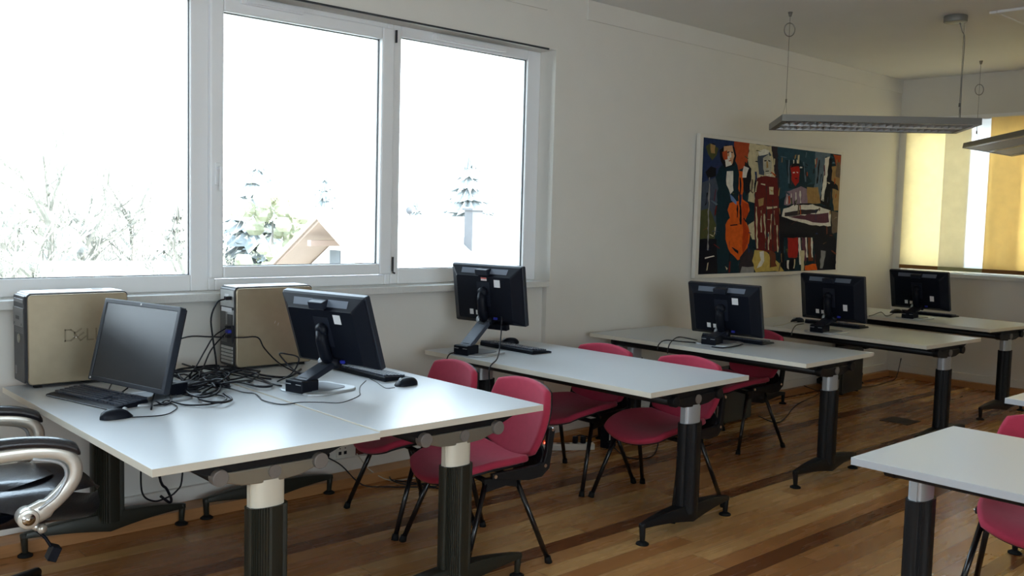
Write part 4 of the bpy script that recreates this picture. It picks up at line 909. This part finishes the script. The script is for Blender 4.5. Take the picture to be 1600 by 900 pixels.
# ------------------------------------------------------------------ blinds at the far window
def blind(y0, y1, x, m, hem, label, z0=1.083):
    t = thing('panel_blind', label, 'blind', (x, (y0+y1)/2, z0)); hw = (y1-y0)/2
    b = MB(); n = 10; z1 = FZ1-z0+.01
    b.box((-.0008, -hw, .03), (.0008, hw, z1)); b.build('fabric_panel', m, t)
    b = MB(); b.box((-.004, -hw, 0), (.004, hw, .036)); b.build('hem_bar', hem, t, bev=.001)
blind(3.655, 4.285, XF-.012, 'blind_yellow', 'hem', 'cream yellow panel blind at the corner end of the far window')
blind(3.475, 3.90, XF-.026, 'blind_sheer', 'hem2', 'sheer white panel blind with greenish hem, glowing between the yellow panels')
blind(2.85, 3.485, XF-.040, 'blind_gold', 'hem', 'golden panel blind right of the white gap')
blind(3.18, 3.56-.09, XF-.0, 'blind_sheer', 'hem2', 'sheer panel blind hidden behind the golden one')
blind(2.2, 2.86, XF-.026, 'blind_yellow', 'hem', 'yellow panel blind beyond the golden one')
for i, l in enumerate(('third yellow panel blind from the window corner', 'fourth yellow panel blind from the window corner', 'last yellow panel blind of the far window')): blind(2.2-.62*(i+1), 2.2-.62*i+.02, XF-.012-.014*(i % 2), 'blind_yellow', 'hem', l)

# ------------------------------------------------------------------ painting on the wall
PC = {'navy': (.02,.035,.09), 'slate': (.055,.07,.10), 'olive': (.07,.075,.03), 'black': (.008,.008,.012), 'rust': (.36,.06,.02), 'cream': (.52,.46,.30), 'dark': (.03,.025,.03), 'teal': (.02,.055,.08), 'steel': (.10,.15,.20), 'darkteal': (.008,.025,.035), 'tan': (.33,.20,.08), 'greybrown': (.14,.10,.07), 'skin': (.55,.32,.18), 'white': (.66,.64,.58), 'orange': (.62,.10,.012), 'redorange': (.42,.045,.008), 'blue': (.12,.2,.42), 'grey': (.25,.25,.25), 'yellow': (.50,.36,.10), 'skin2': (.42,.40,.33), 'maroon': (.12,.014,.014), 'brown': (.14,.04,.02), 'crimson': (.34,.015,.012), 'lilac': (.24,.17,.22), 'plum': (.09,.03,.05)}
for k, v in PC.items(): M['oil_'+k] = mat('oil_'+k, v, .75, spec=.08, noise=.35, nscale=26, bump=.35, bscale=90)
PW, PH = 2.055, 1.035; pt = thing('wall_painting', 'large unframed painting of musicians with orange cello and white-lidded piano', 'painting', (5.855, W-.011, 1.085))
b = MB(); b.box((-.04, -.036, -.03), (PW+.045, 0, PH+.03)); b.build('canvas_frame', 'canvasframe', pt, bev=.003)
b = MB(); names = list(PC); b.m = names.index('darkteal'); b.box((0, -.0375, 0), (PW, -.0355, PH))
rnd = random.Random(2)
XTRA = []                                                        # loose brush strokes over the dark grounds
for k in range(150):
    u, v = rnd.random()*.96+.02, rnd.random()*.94+.03; L_, a_ = rnd.uniform(.015, .05), rnd.choice((0, 1.57, 1.4, 1.75, .4, 2.7))
    c = rnd.choice(('black', 'black', 'dark', 'navy', 'slate', 'steel', 'rust', 'plum', 'brown', 'maroon', 'greybrown', 'tan', 'teal', 'olive', 'cream'))
    w_ = rnd.uniform(.004, .012); cx, sx = math.cos(a_)*L_*.5, math.sin(a_)*L_
    XTRA.append((c, [(u-cx-w_*.5, v-sx), (u+w_*.5-cx, v-sx+w_), (u+cx+w_*.5, v+sx), (u+cx-w_*.5, v+sx-w_*.3)]))
PAINT = PAINT[:14]+XTRA[:90]+PAINT[14:]+XTRA[90:]
for i, (c, pts) in enumerate(PAINT):
    b.m = names.index(c); y = -.0376-.00002*i
    P_ = [(min(1, max(0, u)), min(1, max(0, v))) for u, v in pts]; jit = []
    for k in range(len(P_)):                                            # brush-wobbled outline
        a, q = Vector(P_[k]), Vector(P_[(k+1) % len(P_)]); n_ = max(1, int((q-a).length/.03))
        for j in range(n_):
            pnt = a.lerp(q, j/n_); w_ = .004 if j else .0015
            jit.append((min(1, max(0, pnt.x+rnd.uniform(-w_, w_)))*PW, y, min(1, max(0, pnt.y+rnd.uniform(-w_*1.6, w_*1.6)))*PH))
    b.add(jit, [tuple(range(len(jit)))])
b.build('painted_canvas', ['oil_'+k for k in names], pt, fix=False)

# ------------------------------------------------------------------ pendant lamps
def pendant(label, c, ang, tilt, hooks, rose, ring, zb=2.16):
    L_, Wd, Hh = 1.30, .42, .045
    T0 = Matrix.Translation((0, 0, 0)) @ Matrix.Rotation(tilt, 4, 'X')
    t = thing('pendant_lamp', label, 'lamp', (c[0], c[1], zb), ang, 'suspended louvre lamps')
    b = MB(); b.T = T0
    b.box((-L_/2, -Wd/2, 0), (L_/2, -Wd/2+.03, Hh)); b.box((-L_/2, Wd/2-.03, 0), (L_/2, Wd/2, Hh)); b.box((-L_/2, -Wd/2+.03, 0), (-L_/2+.04, Wd/2-.03, Hh)); b.box((L_/2-.04, -Wd/2+.03, 0), (L_/2, Wd/2-.03, Hh)); b.box((-L_/2+.01, -Wd/2+.01, Hh-.004), (L_/2-.01, Wd/2-.01, Hh+.002))
    hs = b.build('housing', 'lamp', t, bev=.002)
    b = MB(); b.T = T0; n = 26
    for r_ in (-1, 1):
        y0, y1 = (-Wd/2+.035, -.012) if r_ < 0 else (.012, Wd/2-.035); ym = (y0+y1)/2
        for k in range(n+1):
            x = -L_/2+.05+(L_-.1)*k/n
            b.add([(x, y0, .002), (x, y1, .002), (x, y1, .030), (x, ym, .020), (x, y0, .030), (x+.004, y0, .002), (x+.004, y1, .002)], [(0, 1, 2, 3, 4)]); b.add([(x, y0, .002), (x, y1, .002), (x+.016, y1, .03), (x+.016, y0, .03)], [(0, 1, 2, 3)])
        b.box((-L_/2+.04, y0-.004, .002), (L_/2-.04, y0, .034)); b.box((-L_/2+.04, y1, .002), (L_/2-.04, y1+.004, .034))
    b.build('louvre', 'louvre', t)
    b = MB(); b.T = T0; b.smooth = True
    for y in (-.10, .10): b.cyl((-L_/2+.06, y, .033), (L_/2-.06, y, .033), .006, 10)
    b.build('lamp_tube', 'canvasframe', t)
    iv = Matrix.Rotation(-ang, 4, 'Z')
    for hx, hy in hooks:
        q = iv @ Vector((hx-c[0], hy-c[1], 0)); b = MB(); b.smooth = True
        b.tube([(q.x, q.y, ZC-zb), (q.x, q.y, .16)], .0016, 6)
        for s in (-1, 1): b.tube([(q.x, q.y, .16), tuple(T0 @ Vector((q.x+s*.03, s*.06, Hh)))], .0012, 6)
        wv = b.build('suspension_wire', 'wire', t)
        b = MB(); b.smooth = True; b.cyl((q.x, q.y, .155), (q.x, q.y, .18), .006, 10); b.cyl((q.x, q.y, ZC-zb-.03), (q.x, q.y, ZC-zb), .008, 10, .016); b.build('wire_grip', 'wire', wv)
    if rose:
        q = iv @ Vector((rose[0]-c[0], rose[1]-c[1], 0)); b = MB(); b.smooth = True; b.cyl((q.x, q.y, ZC-zb-.045), (q.x, q.y, ZC-zb), .075, 32); b.build('ceiling_rose', 'lamp', t, bev=.004)
        h_ = iv @ Vector((hooks[1][0]-c[0], hooks[1][1]-c[1], 0))
        b = MB(); b.smooth = True; b.tube(smooth_pts([(q.x+.03, q.y, ZC-zb-.045), (h_.x-.012, h_.y, ZC-zb-.10), (h_.x+.008, h_.y, ZC-zb-.16), (h_.x+.006, h_.y, .35), (h_.x+.01, h_.y, .06)], 4), .0035, 8); b.build('feed_cable', 'wire', t)
    if ring:
        q = iv @ Vector((ring[0]-c[0], ring[1]-c[1], 0)); z = ring[2]-zb; b = MB(); b.smooth = True; n = 28
        a_ = ang  # spare cable coiled into a ring
        b.tube([(q.x+.036*math.cos(2*PI*k/n)*math.cos(-.74-a_), q.y+.036*math.cos(2*PI*k/n)*math.sin(-.74-a_), z+.045*math.sin(2*PI*k/n)) for k in range(n+1)], .0035, 8, cap=False)
        b.build('coiled_wire', 'wire', t)
pendant('long grey pendant lamp with louvred underside, hanging before the painting', (6.19, 3.163), R(-46), R(-3), [(5.763, 3.569), (6.617, 2.757)], (6.575, 2.80), (5.763, 3.569, 2.807))
pendant('grey pendant lamp cut off by right edge, in front of the golden blind', (8.055, 2.875), R(41), R(9), [(8.448, 3.36), (7.48, 2.53)], None, (8.448, 3.36, 2.68), 2.15)
# ceiling hatch frame
b = MB(); x0, x1, y0, y1 = 6.58, 7.40, 1.78, 2.585
for a in ((x0, y0, x1, y0+.05), (x0, y1-.05, x1, y1), (x0, y0+.05, x0+.05, y1-.05), (x1-.05, y0+.05, x1, y1-.05)): b.box((a[0], a[1], ZC-.018), (a[2], a[3], ZC))
b.box((x0+.05, y0+.05, ZC-.012), (x1-.05, y1-.05, ZC)); struct('trim_8', b, 'ceil', .004, 'white ceiling hatch frame')

# ------------------------------------------------------------------ outdoors
def ground():
    b = MB(); b.box((-60, 4.9, -4.6), (110, 120, -4.4)); o = b.build('ground_outside', 'ground'); o['kind'] = 'structure'
ground()
hs = thing('neighbour_house', 'white gabled house with brown eaves outside the middle window', 'house', (11.9, 18.55, -4.4))
ZR = 1.46+4.4; sl = math.tan(R(29.5)); hwid = 4.2
b = MB(); b.prism([(-hwid+.7, 0), (hwid-.7, 0), (hwid-.7, ZR-.22-sl*(hwid-.7)), (0, ZR-.22), (-hwid+.7, ZR-.22-sl*(hwid-.7))], 0, 6.2, 'x'); b.build('wall', 'render', hs)
for s in (-1, 1):
    b = MB(); b.prism([(0, ZR), (s*hwid, ZR-sl*hwid), (s*hwid, ZR-sl*hwid-.10), (0, ZR-.12)], -.9, 6.6, 'x'); b.build('roof', 'rooftile', hs)
    b = MB(); b.prism([(0, ZR-.125), (s*hwid, ZR-sl*hwid-.105), (s*hwid, ZR-sl*hwid-.15), (0, ZR-.20)], -.88, 6.55, 'x'); b.build('soffit', 'soffit', hs)
b = MB(); b.box((-.03, .48, ZR-1.75), (.02, .92, ZR-.87)); b.build('window', 'shutter', hs)
for s in (-1, 1):
    b = MB(); b.prism([(0, ZR+.02), (s*hwid, ZR+.02-sl*hwid), (s*hwid, ZR-.13-sl*hwid), (0, ZR-.13)], -.94, -.90, 'x'); b.build('barge_board', 'soffit', hs)
b = MB(); b.box((-.9, 0.3, ZR-.75), (0.0, .46, ZR-.62)); b.build('purlin', 'soffit', hs)
b = MB(); b.box((2.4, -1.45, ZR-1.4), (2.72, -1.15, ZR+.16)); b.box((2.36, -1.49, ZR+.16), (2.76, -1.11, ZR+.21)); b.build('chimney', 'chimney', hs)
b = MB(); b.smooth = True; n = 14; b.loft([[(1.6+.02*q, .12*k*math.cos(2*PI*j/n), ZR+.12+.09*k*math.sin(2*PI*j/n)) for j in range(n)] for q, k in ((0, 1), (1, .95), (3, .5), (4, .05))]); b.cyl((1.63, 0, ZR-.1), (1.63, 0, ZR+.12), .02, 8); b.build('satellite_dish', 'chimney', hs)
def house2(name, loc, rz, w_, l_, hgt, label):
    t = thing(name, label, 'house', loc, rz); b = MB(); b.prism([(-w_/2+.4, 0), (w_/2-.4, 0), (w_/2-.4, hgt-w_*.22), (0, hgt-.1), (-w_/2+.4, hgt-w_*.22)], 0, l_, 'x'); b.build('wall', 'render', t)
    b = MB()
    for s in (-1, 1): b.prism([(0, hgt), (s*w_/2, hgt-w_*.25), (s*w_/2, hgt-w_*.25-.12), (0, hgt-.12)], -.5, l_+.5, 'x')
    b.build('roof', 'rooftile', t)
house2('low_house', (8.2, 27.5, -4.4), R(-12), 6, 4, 4.35, 'low pale roof outside the middle window, left of the gabled house')
house2('long_house', (19.3, 20, -4.4), R(0), 10, 12, 5.95, 'long pale-roofed house beyond the chimney, outside the right pane')
def tri_tuft(b, c, r, n, rnd, size):
    for _ in range(n):
        p = Vector(c)+Vector((rnd.gauss(0, r), rnd.gauss(0, r), rnd.gauss(0, r*.6)))
        a = Vector((rnd.uniform(-1, 1), rnd.uniform(-1, 1), rnd.uniform(-1, 1)))*size; q = Vector((rnd.uniform(-1, 1), rnd.uniform(-1, 1), rnd.uniform(-1, 1)))*size*.6
        b.add([p, p+a, p+q], [(0, 1, 2)])
def conifer(loc, h, r, seed, label, m='conifer', lean=0):
    rnd = random.Random(seed); t = thing('conifer_tree', label, 'tree', loc); b = MB(); b.smooth = True
    b.tube([(0, 0, 0), (0, 0, h*.97)], .2, 8, rs=[h*.022, .02]); b.build('trunk', 'bark', t)
    b = MB(); nl = 15; n = 26
    for i in range(nl):                                             # drooping jagged skirts, one per whorl
        k = 1-i/nl; z = h*(.14+.84*i/nl); rad = r*k**.85*rnd.uniform(.85, 1.1)+.06; dz = h*.84/nl; ph = rnd.uniform(0, 6)
        cen = (0, 0, z+dz*1.5); tip = []
        for j in range(n):
            a = 2*PI*j/n+ph; q = (rad*rnd.uniform(.82, 1.12) if j % 2 else rad*rnd.uniform(.50, .72)); tip.append((q*math.cos(a), q*math.sin(a), z-rad*.22*(q/rad)+rnd.uniform(-.12, .12)))
        b.add([cen]+tip, [(0, 1+j, 1+(j+1) % n) for j in range(n)])
        for j in range(int(70*k)+8):
            a = rnd.uniform(0, 2*PI); q = rad*rnd.uniform(.75, 1.15); p = Vector((q*math.cos(a), q*math.sin(a), z+rnd.uniform(-.2, .3))); w_ = .10+.26*k
            b.add([p, p+Vector((math.cos(a)*w_, math.sin(a)*w_, rnd.uniform(-.2, .15))), p+Vector((-math.sin(a)*w_*.8, math.cos(a)*w_*.8, rnd.uniform(-.15, .1)))], [(0, 1, 2)])
    o = b.build('crown', m, t, fix=False)
def leafy(loc, h, r, seed, label, m='foliage', dens=1):
    rnd = random.Random(seed); t = thing('leafy_tree', label, 'tree', loc); b = MB(); b.smooth = True
    b.tube([(0, 0, 0), (.1, .1, h*.8)], .2, 8, rs=[h*.02, .03]); b.build('trunk', 'bark', t); b = MB()
    for k in range(int(60*dens)):
        z = h*rnd.uniform(.28, .97); rad = r*math.sin(PI*min(1, (z/h-.1)/.95))**.6*rnd.random()**.5; a = rnd.uniform(0, 2*PI)
        c = Vector((rad*math.cos(a), rad*math.sin(a), z)); br = rnd.uniform(.22, .42)
        ring = [[tuple(c+Vector((br*rnd.uniform(.75, 1.15)*math.sin(PI*i/5)*math.cos(2*PI*j/8), br*rnd.uniform(.75, 1.15)*math.sin(PI*i/5)*math.sin(2*PI*j/8), br*math.cos(PI*i/5)))) for j in range(8)] for i in range(1, 5)]
        b.loft(ring); tri_tuft(b, c, .30, 26, rnd, .15)
    b.build('crown', m, t, fix=False)
def bare(loc, h, r, seed, label):
    rnd = random.Random(seed); t = thing('bare_tree', label, 'tree', loc); b = MB(); tw = MB()
    b.tube([(0, 0, 0), (0, 0, h*.45), (.1, 0, h*.8)], .1, 7, rs=[.16, .10, .03]); b.build('trunk', 'bark', t)
    def twig(p, dr, L_, wd, dep):
        q = p+dr*L_; s_ = dr.cross(Vector((rnd.uniform(-1, 1), rnd.uniform(-1, 1), rnd.uniform(-1, 1)))).normalized()*wd
        tw.add([p-s_, p+s_, q+s_*.4, q-s_*.4], [(0, 1, 2, 3)])
        if dep:
            for _ in range(3 if dep > 1 else 4):
                u = rnd.uniform(.35, 1); nd = (dr+Vector((rnd.uniform(-.8, .8), rnd.uniform(-.8, .8), rnd.uniform(-.3, .8)))).normalized(); twig(p+dr*L_*u, nd, L_*rnd.uniform(.45, .7), wd*.55, dep-1)
    for k in range(34):
        z = h*rnd.uniform(.2, .8); a = rnd.uniform(0, 2*PI); dr = Vector((math.cos(a), math.sin(a), rnd.uniform(.5, 1.6))).normalized(); twig(Vector((0, 0, z)), dr, r*rnd.uniform(.5, .9), .055, 4)
    tw.build('crown', 'twig', t, fix=False)
conifer((28.2, 34, -4.4), 8.9, 3.2, 1, 'pyramid-shaped conifer standing behind the chimney')
conifer((17.9, 35, -4.4), 8.1, 3.3, 2, 'tall blue-grey conifer left of the gabled house')
leafy((17.0, 32, -4.4), 6.9, 2.2, 3, 'yellow-green leafy tree in front of the tall blue-grey conifer')
leafy((18.9, 31, -4.4), 6.2, 2.0, 5, 'yellow-green leafy tree just above the gabled roof')
conifer((15.9, 35, -4.4), 6.4, 1.7, 7, 'smaller conifer at the left side of the middle window')
conifer((26.5, 44, -4.4), 8.2, 1.8, 6, 'distant conifer seen above the roof ridge')
conifer((34, 46, -4.4), 7.0, 2.0, 9, 'distant conifer low at the middle window\'s right side')
for i, (x, y, h, r, l) in enumerate(((6.2, 26, 6.3, 2.2, 'bare pale tree at the far left of the left pane'), (8.4, 29, 7.6, 2.4, 'tallest bare tree in the left pane'), (10.4, 32, 6.6, 2.2, 'bare tree in the middle of the left pane'), (12.2, 33, 6.8, 2.2, 'bare tree right of the middle of the left pane'), (11.1, 26, 5.0, 1.8, 'low bare tree near the window frame in the left pane'))):
    bare((x, y, -4.4), h, r, 20+i, l)
conifer((13.0, 31, -4.4), 6.0, 1.5, 31, 'grey conifer at the right side of the left pane', 'twig')
leafy((10.6, 37, -4.4), 5.9, 2.4, 32, 'pale bushy tree behind the bare trees in the left pane', 'twig', 1.2)
leafy((7.0, 34, -4.4), 5.6, 2.4, 33, 'pale bushy tree behind the leftmost bare tree', 'twig', 1.2)
